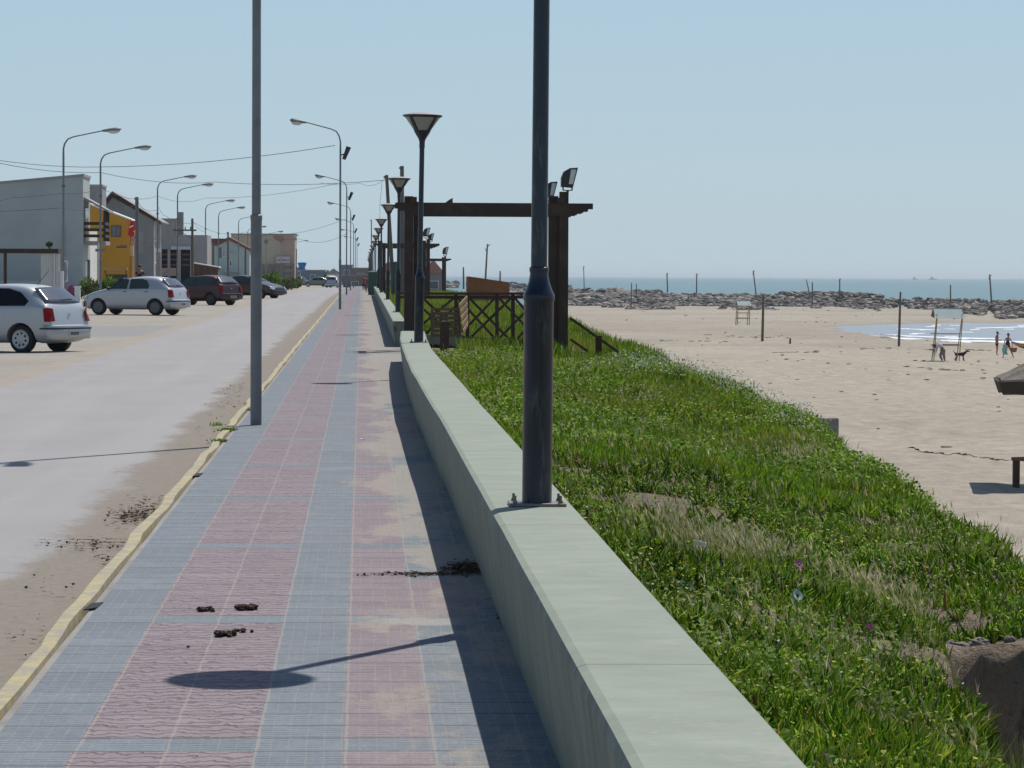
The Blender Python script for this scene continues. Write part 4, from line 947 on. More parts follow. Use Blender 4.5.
# H3 orange house
D = 184; o = Vector((WX(129.5, D, 260), D, 0)); t = thing('orange_house', 'bright orange ochre house with a pale sloping roof edge', 'house', o)
xl_ = WX(88, D)-o.x; z1 = WZ(220.5, D, 129); z0 = WZ(206, D, 95)
m = MB(); m.prism([(xl_,0,-.5),(0,0,-.5),(0,0,z1),(xl_,0,z0+.1)], (0,5,0)); m.build('wall', M['orange'], t)
m = MB(); m.prism([(xl_,-.15,z0+.1),(.12,-.15,z1-.02),(.12,-.15,z1+.07),(xl_,-.15,z0+.2)], (0,5.3,0)); m.build('roof', M['roofwhite'], t)
window(t, WX(111, D)-o.x, WX(121, D)-o.x, WZ(238, D), WZ(226.3, D), 0)
m = MB()
for k in range(7): xx = WX(116.5+k*1.5, D)-o.x; h_ = random.uniform(.08, .17); m.box((xx,-.03,WZ(248.6,D)),(xx+.05,-.001,WZ(248.6,D)+h_)); m.box((xx,-.03,WZ(248.6,D)),(xx+.075,-.001,WZ(248.6,D)+.035))
m.build('painted_lettering', M['purple'], t)
m = MB(); m.box((.003,.2,WZ(257,D)),(.2,.5,WZ(246.5,D))); m.build('cream_pillar', M['cream'], t)
m = MB(); m.box((.01,.25,-.3),(.16,.42,WZ(257,D))); m.box((.01,.25,WZ(246.5,D)),(.1,.42,z1-.3)); m.build('post', M['orange'], t)
m = MB(); m.box((.02,1.2,-.3),(.06,4.5,z1-.8)); m.build('dark_front', M['brick'], t)
m = MB(); c0 = P3(131.3, 233.5, D-.3, o); m.lathe([(.02,-.04),(.19,-.03),(.19,.03),(.02,.04)], (c0.x, -.25, c0.z), 16, 0, 'y'); c1 = P3(132, 226, D, o); m.prism([(c1.x-.2,-.28,c1.z-.35),(c1.x+.2,-.28,c1.z-.25),(c1.x+.22,-.28,c1.z+.2),(c1.x-.05,-.28,c1.z+.3)], (0,.05,0)); m.bar((0,-.2,c1.z+.3),(c1.x+.2,-.25,c1.z+.25),.05,.05); sg = m.build('hanging_sign', M['redsign'], t)
m = MB(); m.prism([(c1.x-.12,-.3,c1.z-.12),(c1.x+.1,-.3,c1.z-.02),(c1.x+.1,-.3,c1.z+.06),(c1.x-.12,-.3,c1.z-.04)], (0,.02,0)); m.build('white_band', M['roofwhite'], sg)
# H4 grey gabled house
D = 202; o = Vector((WX(153.5, D, 260), D, 0)); t = thing('grey_gabled_house', 'grey cement house with a wide gable and pale roof edge', 'house', o)
f = lambda px, py: (WX(px, D)-o.x, 0, WZ(py, D, px))
m = MB(); a, b, c, d_ = f(96,214), f(112.5,194), f(153.5,219.5), f(153.5,300)
m.prism([(f(96,300)[0],0,-.5),(0,0,-.5),c,b,a], (0,7,0)); m.build('wall', M['greyr'], t)
m = MB(); e = f(162,222.5); b2 = (b[0],-.3,b[2]+.12); m.prism([(a[0]-.2,-.3,a[2]-.1),b2,(e[0],-.3,e[2]),(e[0],-.3,e[2]+.06),(b[0],-.3,b[2]+.18),(a[0]-.3,-.3,a[2]-.0)][::-1], (0,7.6,0)); m.build('roof', M['roofgrey'], t)
m = MB(); m.prism([(a[0]-.1,-.12,a[2]-.16),(b[0],-.12,b[2]+.06),(e[0],-.12,e[2]-.06),(e[0],-.12,e[2]-.14),(b[0],-.12,b[2]-.2),(a[0]-.1,-.12,a[2]-.4)][::-1], (0,.1,0)); m.build('gable_board', M['wood_mid'], t)
window(t, .5, 1.8, 3.6, 4.9, .003, 'roofwhite', 'e'); window(t, 2.6, 3.8, 3.6, 4.9, .003, 'roofwhite', 'e'); window(t, .5, 1.8, .9, 2.3, .003, 'roofwhite', 'e')
m = MB(); m.box((.002,.1,-.3),(.06,.4,z1)); m.box((.002,6.3,-.3),(.06,6.6,5)); m.build('corner_trim', M['roofwhite'], t)
m = MB(); x5 = WX(141.5, D)-o.x; m.box((x5-.3,-.02,WZ(254,D)),(x5+.1,-.001,WZ(233,D))); m.build('lighter_patch', M['conc'], t)
# H5 bare concrete building
D = 236; o = Vector((WX(207.5, D, 260), D, 0)); t = thing('concrete_building', 'bare concrete building with a square chimney and dark ground floor openings', 'building', o)
x_ = lambda px: WX(px, D)-o.x; z_ = lambda py: WZ(py, D, 190)
m = MB(); m.box((x_(150),.0,-.5),(0,6,z_(235))); m.box((x_(150),.004,z_(235)-.01),(x_(175.5),5,z_(218.5))); m.build('wall', M['conc'], t)
m = MB(); m.box((x_(177.5),.3,z_(235)-.1),(x_(182.8),1.3,z_(212))); m.build('chimney', M['greyr'], t)
m = MB(); m.box((x_(160.5),-.03,-.3),(x_(191.5),-.002,z_(249.5))); m.build('ground_floor_opening', M['dark_void'], t)
m = MB(); m.box((x_(171),-.12,z_(249.6)),(x_(190.5),-.03,z_(246.2))); m.build('shutter_box', M['shutter'], t)
for px in (160.5, 169, 179.5, 191.5):
    m = MB(); m.box((x_(px)-.1,-.10,-.3),(x_(px)+.1,-.032,z_(249.6))); m.build('pillar', M['conc'], t)
for k, (a_, b_) in enumerate(((161,179),(180.5,191))):
    for py in (254.5, 259.5, 265):
        m = MB(); m.box((x_(a_)+.12,-.07,z_(py+1.0)),(x_(b_)-.1,-.033,z_(py-.8))); m.build('slat_panel', M['brick'], t)
m = MB(); m.box((x_(160),-.09,z_(276)),(x_(176),-.034,z_(268))); m.build('low_front', M['pinkb'], t)
m = MB(); m.box((x_(206.9),-.05,.3),(x_(207.4),-.002,z_(236))); m.build('edge_trim', M['roofwhite'], t)
# shed in front
D = 214; o = Vector((WX(193, D), D, 0)); t = thing('low_shed', 'low dark brick shed with a white sloping roof edge', 'shed', o)
x_ = lambda px: WX(px, D)-o.x; z_ = lambda py: WZ(py, D, 200)
m = MB(); m.prism([(x_(193),0,-.3),(x_(218),0,-.3),(x_(218),0,z_(267.5)),(x_(193),0,z_(263.3))], (0,3,0)); m.build('wall', M['brick'], t)
m = MB(); m.prism([(x_(192.5),-.15,z_(263.4)),(x_(219),-.15,z_(267.6)),(x_(219),-.15,z_(266.7)),(x_(192.5),-.15,z_(262.4))], (0,3.3,0)); m.build('roof', M['roofwhite'], t)
for px in (198, 205, 211): 
    m = MB(); m.box((x_(px)-.05,-.1,-.3),(x_(px)+.05,-.003,z_(266))); m.build('post', M['wood_grey'], t)
# H6 teal gabled house with red roof
D = 322; o = Vector((WX(249.5, D), D, 0)); t = thing('teal_gabled_house', 'pale teal house with a dull red pitched roof', 'house', o)
x_ = lambda px: WX(px, D)-o.x; z_ = lambda py: WZ(py, D, 230)
m = MB(); m.prism([(x_(216),0,-.5),(0,0,-.5),(0,0,z_(250.5)),(x_(229),0,z_(240)),(x_(216),0,z_(246))], (0,8,0)); m.build('wall', M['teal'], t)
m = MB(); m.prism([(x_(250.8),-.3,z_(251)),(x_(229),-.3,z_(239.8)),(x_(214),-.3,z_(246)),(x_(214),-.3,z_(243)),(x_(229),-.3,z_(237)),(x_(250.8),-.3,z_(248.5))][::-1], (0,9,0)); m.build('roof', M['redroof'], t)
m = MB(); m.box((x_(209),.5,-.4),(x_(216.2),5,z_(243))); m.build('side_wing', M['white'], t); m = MB(); m.box((x_(208.5),.4,z_(243)),(x_(231),5,z_(238.5))); m.build('rear_roof', M['redroof'], t)
window(t, x_(218), x_(221.5), z_(258), z_(247.5), 0, 'winglass'); window(t, x_(222.3), x_(225.2), z_(257), z_(249), 0, 'roofwhite'); window(t, x_(229), x_(232), z_(266.5), z_(260.5), 0, 'roofwhite', bars=0); window(t, x_(244.5), x_(246), z_(262), z_(256), 0, 'winglass', bars=0)
m = MB(); m.box((x_(228),-.9,z_(254.6)),(x_(233),-.0,z_(253))); m.build('awning', M['shutter'], t)
m = MB(); m.box((x_(224),-1.5,-.3),(x_(240),-1.3,z_(272))); m.build('front_fence', M['greyr'], t)
# H7 beige block
D = 500; o = Vector((WX(294.6, D), D, 0)); t = thing('beige_block', 'big plain beige block, its right end pinkish, with a pale sign', 'building', o)
x_ = lambda px: WX(px, D)-o.x; z_ = lambda py: WZ(py, D, 270)
m = MB(); m.box((x_(231),0,-.5),(x_(282),16,z_(234.5))); m.build('wall', M['beige'], t)
m = MB(); m.box((x_(282),.0,-.5),(0,16,z_(234.2))); m.build('end_wall', M['pinkb'], t)
m = MB(); m.box((x_(230.6),-.3,z_(234.4)),(.3,16.3,z_(233.6))); m.build('coping', M['greyr'], t)
window(t, x_(264.5), x_(267.6), z_(243.5), z_(240), 0, 'wood_grey'); 
m = MB(); m.box((x_(276.3),-.5,z_(263)),(x_(290),-.2,z_(256.5))); sg = m.build('sign_board', M['signw'], t)
m = MB()
for k in range(8): m.box((x_(277.5+k*1.5),-.54,z_(261)),(x_(277.5+k*1.5+.8),-.505,z_(260-random.uniform(.2,1.4))))
m.build('sign_lettering', M['purple'], sg)
for k, (a_, b_, c_, d_) in enumerate(((262,275,271,276),(262,282,278,283),(283,293,266,269),(284,294,272,275),(285,294,278,282),(246,260,272,282),(232,244,270,280))):
    window(t, x_(a_), x_(b_), z_(d_), z_(c_), 0, 'concrete', bars=3)
for px in (262, 270, 276, 282.5, 293):
    m = MB(); m.box((x_(px)-.25,-.5,-.4),(x_(px)+.25,-.05,z_(264))); m.build('pilaster', M['farb'], t)
m = MB(); m.prism([(x_(272),-.02,z_(237)),(x_(275),-.02,z_(235.5)),(x_(283),-.02,z_(235.5)),(x_(284),-.02,z_(240)),(x_(281),-.02,z_(243))], (0,.018,0)); m.build('pink_patch', M['pinkroof'], t)
# far things at the road's end
D = 640; o = Vector((WX(302, D), D, 0)); x_ = lambda px: WX(px, D)-o.x; z_ = lambda py: WZ(py, D, 302)
t = thing('water_tank', 'blue water tank on a slim tower at the end of the road', 'water tank', o)
m = MB(); m.lathe([(.45,z_(271)),(.75,z_(269)),(.55,z_(268)),(.62,z_(267)),(.9,z_(263.5)),(.85,z_(262.6)),(.1,z_(262.2))], n=18); m.build('tank', M['tank'], t, smooth=True)
for a, b in ((-.5,-.5),(.5,-.5),(.5,.5),(-.5,.5)): m = MB(); m.bar((a,b,-1),(a*.8,b*.8,z_(270.5)),.12,.12); m.build('leg', M['bluew'], t)
def lowhouse(name, label, D, x0, x1, yt, mat, roof=None, yr=None, dep=8, yb=None, zwin=True, cat='building'):
    o = Vector((WX(x0, D), D, 0)); t = thing(name, label, cat, o); w_ = WX(x1, D)-o.x; zt = WZ(yt, D, x0); zb = -1 if o.x < 5 else hf(o.x, D)-.6
    m = MB(); m.box((0,0,zb),(w_,dep,zt)); m.build('wall', M[mat], t)
    if roof:
        zr_ = WZ(yr, D, x0); m = MB(); m.prism([(-.2,-.3,zt),(w_*.5,-.3,zr_),(w_+.2,-.3,zt)][::1], (0,dep+.6,0)); m.build('roof', M[roof], t)
    else:
        m = MB(); m.box((-.15,-.15,zt),(w_+.15,dep+.15,zt+.2)); m.build('roof', M['roofgrey'], t)
    n = max(1, int(w_/3.2))
    if zwin:
        for k in range(n):
            xx = w_*(k+.5)/n; window(t, xx-.5, xx+.5, max(.9, zt-2.0) if zt > 2.6 else zt-1.5, zt-.7, 0, 'roofwhite', bars=0)
    return t
lowhouse('blue_warehouse', 'long low faded blue building at the end of the road', 600, 300.5, 325, 270.8, 'bluew')
lowhouse('far_roofed_house', 'pale low house with a grey pitched roof beyond the crossing cars', 470, 326.5, 340.5, 274.2, 'white', 'roofgrey', 268.3)
lowhouse('far_blue_grey_house', 'blue grey low building behind the far street lights', 560, 340.5, 352.5, 265.8, 'bluew', dep=9)
lowhouse('far_brown_house', 'dull brown low building behind the row of black lamps', 520, 352.5, 369, 268.8, 'farb')
lowhouse('far_brick_house', 'dull brown flat building left of the green cabinet', 430, 343, 367, 276, 'farb')
lowhouse('far_grey_house', 'small grey house glimpsed left of the blue warehouse', 700, 296, 300, 268, 'greyr')
lowhouse('pink_roofed_house', 'house with faded pink roof seen right of the second gateway', 300, 424, 442.5, 273.2, 'greyr', 'pinkroof', 259.5, cat='house')
lowhouse('second_pink_roofed_house', 'pink roofed house seen between the black lamp posts', 320, 380, 396.5, 272, 'white', 'pinkroof', 261, cat='house')
D = 168; o = Vector((WX(467.5, D), D, hf(WX(490, D), D)-.3)); t = thing('brown_hut', 'rusty brown hut with a slightly sloping flat top behind the railing', 'hut', o)
x_ = lambda px: WX(px, D)-o.x; z_ = lambda py, px=490: WZ(py, D, px)-o.z
m = MB(); m.prism([(x_(467.5),0,-.6),(x_(509.5),0,-.6),(x_(509.5),0,z_(283.2)),(x_(467.5),0,z_(277.3))], (0,2.2,0)); m.build('wall', M['brown'], t)
m = MB(); m.prism([(x_(466.8),-.1,z_(277.4)),(x_(511.5),-.1,z_(283.4)),(x_(511.5),-.1,z_(282.5)),(x_(468),-.1,z_(276.4))], (0,2.4,0)); m.build('roof', M['brown'], t)
m = MB(); m.box((x_(488),-.03,-.3),(x_(502),-.002,z_(285.5))); m.build('door', M['brown'], t)
# carport and white fence in front of the hall
D = 108; o = Vector((WX(58, D), D, float(leftz(np.array([-10.]), np.array([108.]))[0]))); t = thing('carport', 'flat dark topped carport with white slatted end in front of the pale hall', 'carport', o)
x_ = lambda px: WX(px, D)-o.x; z_ = lambda py: WZ(py, D, 50)-o.z
m = MB(); m.box((x_(-45),-.1,z_(253.2)),(x_(58.6),2.2,z_(248.8))); m.build('roof_beam', M['wood_dark'], t)
for px in (5.3, -38): m = MB(); m.box((x_(px)-.05,-.05,-.1),(x_(px)+.05,.05,z_(253))); m.build('post', M['wood_mid'], t)
m = MB(); 
for k in range(18): xx = x_(41)+k*(x_(60)-x_(41))/18; m.box((xx,.02 if k % 2 else .0,0),(xx+(x_(60)-x_(41))/18-.004,.05,z_(254)))
m.build('slatted_end', M['white'], t)
m = MB(); m.box((x_(54),-.08,0),(x_(55),-.01,z_(253.5))); m.build('end_post', M['roofwhite'], t)
m = MB(); m.box((x_(-45),.9,0),(x_(41),.96,z_(281))); m.build('low_wall', M['teal'], t)
o2 = Vector((WX(64.3, D), D, o.z)); t = thing('white_gate_frame', 'white tubular gate frame beside the carport', 'gate', o2)
m = MB(); xx = WX(67.2, D)-o2.x; m.tube([(0,0,z_(261.3)),(xx*.9,0,z_(261)),(xx,0,z_(262.5)),(xx,0,z_(281)),(0.02,0,z_(281.5))], .025, 6); m.build('frame', M['roofwhite'], t); m = MB(); m.tube([(-.08,0,-.1),(-.08,0,z_(271))], .07, 8); m.build('post', M['roofwhite'], t)
o3 = Vector((WX(77.5, 140), 140, float(leftz(np.array([-12.]), np.array([140.]))[0]))); m = MB(); m.box((-.12,-.1,-.1),(.12,.1,.62)); m.box((-.15,-.13,.62),(.15,.13,.68)); tag(m.build('white_block', M['roofwhite'], None, o3), 'small white block standing beside the pink flowering bush', 'block')
m = MB(); m.lathe([(.14,-.1),(.13,0),(.125,.95),(.14,1.0),(.10,1.3),(.12,1.55),(.05,1.6)], n=10); m.box((-.5,-.3,1.6),(.4,.3,1.68))
D = 178; o = Vector((WX(117, D), D, float(leftz(np.array([-12.]), np.array([D*1.]))[0]))); t = thing('cart', 'dark cart with a tan flat top in front of the orange house', 'cart', o)
m = MB(); m.box((-.75,-.4,1.35),(.55,.4,1.48)); m.build('top', M['wood_tan'], t); m = MB(); m.box((-.6,-.35,.45),(.6,.35,1.1)); m.build('body', M['plastic'], t)
for x in (-.4,.4): m = MB(); m.lathe([(.1,-.05),(.3,-.05),(.3,.05),(.1,.05)], (x,-.42,.3), 14, 0, 'y'); m.build('wheel', M['black'], t)
for x in (-.65,.5): m = MB(); m.bar((x,0,1.1),(x,0,1.36),.05,.05); m.build('post', M['wood_mid'], t)
# street name post by the balcony house
D = 150; o = Vector((WX(99, D), D, .3)); t = thing('street_sign', 'white post with a small grey street sign before the orange house', 'sign', o)
m = MB(); m.tube([(0,0,-.2),(0,0,WZ(244,D)-.3)], .032, 8); m.build('post', M['roofwhite'], t); m = MB(); m.box((-.17,-.03,WZ(252.6,D)-.3),(.32,.03,WZ(249.8,D)-.3)); m.build('plate', M['galv'], t)
# ------------------------------------------------------------ cars
def make_car(name, label, loc, rz, paint, kind='hatch', glass='glass', doors=3, wheelhub=8, L=3.85, gw=None, plate=True, detail=True, rim='rim'):
    t = thing(name, label, 'car', loc, rz, 'cars parked beside the road' if detail else 'far cars at the end of the road')
    hw = .815; k = L/3.85
    # stations: x, z belt, z top, half width at belt, half width at top, z bottom
    if kind == 'hatch':
        S = [(1.92,.48,.56,.62,.5,.30),(1.88,.60,.68,.70,.58,.22),(1.70,.72,.80,.765,.66,.2),(1.35,.83,.90,.80,.70,.2),(.98,.90,.96,.81,.73,.2),(.70,.92,1.10,.815,.68,.2),(.35,.93,1.28,.815,.62,.2),(0,.94,1.385,.815,.585,.2),(-.45,.95,1.43,.815,.575,.2),(-.95,.96,1.42,.81,.57,.2),(-1.30,.97,1.375,.80,.56,.2),(-1.52,.98,1.24,.79,.60,.2),(-1.74,.97,1.06,.775,.68,.21),(-1.84,.84,.93,.76,.70,.24),(-1.92,.56,.60,.74,.68,.27),(-1.93,.38,.44,.70,.62,.30)]
        wins = [[(.80,.97),(.42,1.235),(.16,1.33),(-.18,1.345),(-.18,.97)],[(-.26,.97),(-.26,1.345),(-.82,1.34),(-1.12,1.26),(-1.36,1.08),(-1.30,.985)]] if doors == 3 else \
               [[(.76,.97),(.42,1.225),(.16,1.32),(-.02,1.335),(-.02,.97)],[(-.11,.97),(-.11,1.34),(-.60,1.34),(-.80,1.28),(-.93,1.12),(-.93,.985)]]
        rear = [(-1.385,1.335,.53),(-1.72,1.045,.645)]; front = [(.26,1.345,.56),(.80,1.01,.70)]
    elif kind == 'sedan':
        S = [(2.08,.48,.56,.62,.5,.30),(2.04,.60,.68,.70,.58,.22),(1.80,.74,.80,.765,.66,.2),(1.40,.83,.89,.80,.70,.2),(1.0,.90,.95,.81,.73,.2),(.70,.92,1.10,.815,.68,.2),(.30,.93,1.30,.815,.60,.2),(0,.94,1.37,.815,.58,.2),(-.45,.95,1.39,.815,.575,.2),(-.85,.95,1.34,.81,.58,.2),(-1.20,.95,1.14,.80,.64,.2),(-1.42,.94,1.00,.80,.70,.2),(-1.80,.92,.97,.78,.70,.21),(-2.02,.86,.93,.76,.68,.24),(-2.08,.56,.64,.74,.66,.27),(-2.09,.38,.44,.70,.62,.30)]
        wins = [[(.74,.97),(.38,1.225),(.14,1.31),(-.10,1.32),(-.10,.97)],[(-.18,.97),(-.18,1.32),(-.70,1.29),(-1.08,1.05),(-1.08,.98)]]
        rear = [(-.92,1.30,.53),(-1.34,1.03,.64)]; front = [(.24,1.31,.55),(.78,1.01,.70)]
    else:  # pickup
        S = [(2.3,.55,.66,.66,.55,.36),(2.25,.75,.86,.74,.62,.3),(1.9,.88,.96,.80,.70,.28),(1.4,.96,1.02,.83,.74,.28),(1.15,.98,1.10,.83,.70,.28),(.8,1.0,1.40,.83,.62,.28),(.5,1.0,1.55,.83,.60,.28),(0,1.0,1.58,.83,.60,.28),(-.3,1.0,1.50,.83,.62,.28),(-.38,.98,1.02,.83,.8,.28),(-1.0,.98,1.02,.83,.8,.3),(-2.2,.98,1.02,.83,.8,.32),(-2.3,.9,.98,.82,.78,.36)]
        wins = [[(1.02,1.06),(.66,1.42),(.1,1.5),(.1,1.06)]]
        rear = [(-.315,1.42,.55),(-.335,1.1,.62)]; front = [(.72,1.42,.58),(1.08,1.1,.68)]
    m = MB(); n = len(S); vs = []
    def ring(x, zb, zt, wb, wt, z0):
        h = [(0,z0),(wb*.80,z0),(wb*.97,z0+.10),(wb*1.0,(z0+zb)*.52),(wb*.985,zb-.03),(wb*.965,zb+.01),(wt+(wb-wt)*.08,zt-.045*min(1,(zt-zb)*4+.2)),(wt*.86,zt-.008),(wt*.45,zt+.008),(0,zt+.014)]
        return [(x*k, y, z) for y, z in h]+[(x*k, -y, z) for y, z in h[-2:0:-1]]
    for s in S: vs += ring(*s)
    q = len(vs)//n; fs = [tuple(reversed(range(q))), tuple(range((n-1)*q, n*q))]
    for i in range(n-1):
        for j in range(q): fs.append((i*q+j, i*q+(j+1) % q, (i+1)*q+(j+1) % q, (i+1)*q+j))
    m.add(vs, fs); b = m.build('body', M[paint], t, smooth=True)
    b.parent = None
    sub = b.modifiers.new('s', 'SUBSURF'); sub.levels = 2 if detail else 1; sub.render_levels = sub.levels
    ax = (1.22*k, -1.20*k) if kind != 'pickup' else (1.45, -1.35); wr = .29 if kind != 'pickup' else .33
    cut = MB()
    for x in ax: cut.lathe([(wr+.055,-1.2),(wr+.055,1.2)], (x,0,wr), 28, 0, 'y')
    co = cut.build('cutter', M['black']); bo = b.modifiers.new('c', 'BOOLEAN'); bo.operation = 'DIFFERENCE'; bo.object = co; bo.solver = 'EXACT'
    bake(b); bpy.data.objects.remove(co, do_unlink=True); b.parent = t; b.location = (0,0,0)
    b.data.name = 'body'
    try: b.data.set_sharp_from_angle(angle=R(40))
    except Exception: pass
    if len(b.data.materials) > 1:
        pass
    # dark underbody fills the wheel wells
    m = MB(); m.box((-1.62*k,-.60,.24),(1.62*k,.60,.62)); m.build('underbody', M['black'], t)
    def side(x, z, off):
        x_ = x*1.0; i = max(j for j in range(n) if S[j][0] >= x_) if x_ <= S[0][0] else 0; i = min(i, n-2); a, c = S[i], S[i+1]; u = (a[0]-x_)/(a[0]-c[0]+1e-9)
        zb, zt, wb, wt = [a[j]*(1-u)+c[j]*u for j in (1, 2, 3, 4)]
        v = min(1, max(0, (z-zb)/max(.05, zt-zb))); return (wb*.975)*(1-v)+wt*v+off
    G = gw or glass
    for sgn in (-1, 1):
        for w_ in wins:
            m = MB(); P = [(x*k, sgn*side(x, z, .006), z) for x, z in w_]
            if sgn < 0: P = P[::-1]
            m.prism(P, (0, -sgn*.03, 0)); m.build('side_window', M[G], t)
    for nm, rr, d_ in (('rear_window', rear, -1), ('windscreen', front, 1)):
        (xa, za, wa), (xb, zb_, wb_) = rr; e = .022
        nrm = Vector((zb_-za, 0, xa-xb)).normalized()
        if nrm.z < 0: nrm = -nrm
        P = [Vector((xa*k, wa, za)), Vector((xa*k, -wa, za)), Vector((xb*k, -wb_, zb_)), Vector((xb*k, wb_, zb_))]
        # rounded, slightly bowed pane
        m = MB(); rows = 6; cols = 10; vs = []
        for a in range(rows+1):
            for c in range(cols+1):
                u = a/rows; v = c/cols; p = P[0].lerp(P[3], u).lerp(P[1].lerp(P[2], u), v); bow = 1-(2*v-1)**2
                vs.append(p+nrm*(.012+e*bow)+Vector((d_*.035*bow,0,0)))
        m.add(vs, [(a*(cols+1)+c, a*(cols+1)+c+1, (a+1)*(cols+1)+c+1, (a+1)*(cols+1)+c) for a in range(rows) for c in range(cols)])
        o = m.build(nm, M['glass_rear' if (nm == 'rear_window' and detail) else G], t, smooth=True); so_ = o.modifiers.new('s', 'SOLIDIFY'); so_.thickness = .03; so_.offset = 0
        if nm == 'rear_window' and detail and kind == 'hatch':
            m = MB(); m.bar((xb*k-.055, .12, zb_+.055), (xb*k-.02, -.30, zb_+.075), .02, .02); m.build('wiper', M['black'], o)
    xr_ = S[-1][0]*k; xf = S[0][0]*k
    # bumpers
    for (xx, d_, z0, z1) in ((xf, 1, .28, .50), (xr_, -1, .30, .56)):
        m = MB(); vs = []; cs = [(-.10,.80),(-.02,.745),(.035,.60),(.05,.3),(.05,-.3),(.035,-.60),(-.02,-.745),(-.10,-.80)]
        for c, y in cs: vs += [(xx+d_*c, y, z0), (xx+d_*(c+.012), y*1.005, (z0+z1)/2), (xx+d_*c, y, z1), (xx+d_*(c-.07), y*.98, z1+.015)]
        m.add(vs, [(i*4+j, i*4+j+1, i*4+5+j, i*4+4+j) for i in range(7) for j in range(3)])
        bp = m.build('bumper', M[paint], t, smooth=True); s_ = bp.modifiers.new('s', 'SOLIDIFY'); s_.thickness = .02
    m = MB(); y0 = .80
    cs = [(-.22,.83),(-.10,.826),(.0,.775),(.068,.61),(.084,.3),(.084,-.3),(.068,-.61),(.0,-.775),(-.10,-.826),(-.22,-.83)]; vs = []
    for c, y in cs: vs += [(xr_-c, y, .50), (xr_-c, y, .535)]
    m.add(vs, [(i*2, i*2+1, i*2+3, i*2+2) for i in range(9)]); st = m.build('bumper_trim', M['plastic'], bp); s_ = st.modifiers.new('s', 'SOLIDIFY'); s_.thickness = .012
    # lamps
    zt_ = .83 if kind != 'pickup' else .85
    for sgn in (-1, 1):
        m = MB(); m.prism([(xr_+.14, sgn*.795, .66),(xr_+.02, sgn*.755, .66),(xr_-.005, sgn*.60, .67),(xr_+.05, sgn*.60, .93),(xr_+.09, sgn*.745, .95),(xr_+.17, sgn*.79, .93)][::sgn], (-.004, sgn*.012, 0)); m.build('tail_lamp', M['tail'], t, bevel=.004)
        m = MB(); m.prism([(xf-.20, sgn*.775, .60),(xf-.04, sgn*.70, .57),(xf-.0, sgn*.50, .57),(xf-.06, sgn*.50, .70),(xf-.22, sgn*.765, .74)][::-sgn], (.006, sgn*.008, .0)); m.build('headlight', M['head'], t, bevel=.004)
        if detail:
            m = MB(); m.blob((.72*k, sgn*.90, .99), (.075,.085,.06), 8, .0, 0, 6); m.bar((.72*k, sgn*.78, .96), (.72*k, sgn*.88, .98), .03, .03); m.build('wing_mirror', M['plastic'], t, smooth=True)
            for w_ in wins[:2 if doors == 5 else 1]:
                x = w_[-1][0]; m = MB(); m.box((x*k+.02, sgn*.80-.012, .855), (x*k+.14, sgn*.80+.028, .88)); m.build('door_handle', M['plastic'], t, bevel=.004)
    if plate:
        m = MB(); m.box((xr_-.092,-.20,.36),(xr_-.07,.20,.47)); pl = m.build('number_plate', M['plate'], t)
        m = MB()
        for c in range(6): m.box((xr_-.095,-.16+c*.055,.385),(xr_-.0925,-.125+c*.055,.445))
        m.build('plate_lettering', M['black'], pl)
    if detail:
        m = MB(); m.lathe([(.001,-.012),(.035,-.012),(.035,.0)], (0,0,0), 12, 0, 'z'); m.v = [(xr_+.045-.0*v[2]+v[2], v[0], .80+v[1]) for v in m.v]; m.build('badge', M['chrome'], t)
        m = MB(); m.tube([(-1.1*k,0,1.42),(-1.38*k,0,1.70)], [.008,.004], 5); m.build('aerial', M['black'], t)
    for x in ax:
        for sgn in (-1, 1):
            y1 = .745; w_ = MB(); w_.lathe([(.19,-.085),(wr-.03,-.085),(wr-.006,-.07),(wr,-.03),(wr,.03),(wr-.006,.07),(wr-.03,.085),(.19,.085)], (x, sgn*(y1-.07), wr), 32, 0, 'y'); wh = w_.build('wheel', M['black'], t, smooth=True)
            r_ = MB(); yy = sgn*(y1+.017); pr = [(.205,-.04),(.203,.012),(.19,.017),(.165,.008),(.09,.010),(.05,.018),(.002,.018)]
            r_.lathe([(q, z*sgn) for q, z in pr], (x, yy, wr), 28, 0, 'y')
            if wheelhub:
                for c in range(wheelhub):
                    a = 2*PI*c/wheelhub+.2; r_.lathe([(.024,-.004),(.024,.004)], (x+.125*math.cos(a), yy+sgn*.012, wr+.125*math.sin(a)), 10, 1, 'y')
            r_.build('wheel_cover', [M[rim], M['black']], wh, smooth=True)
    return t
def lz(x, y): return float(leftz(np.array([x]), np.array([float(y)]))[0])
def park(px, py, D, th, **kw):   # the rear offside wheel's foot stands at the pixel's ray
    p = W(px, py, D); z = lz(p.x, D) if p.x < -5 else prof(D)-.18
    return (p.x, p.y, z)
# silver three door hatchback: rear right corner near px 90
TH = PI-R(27.5)
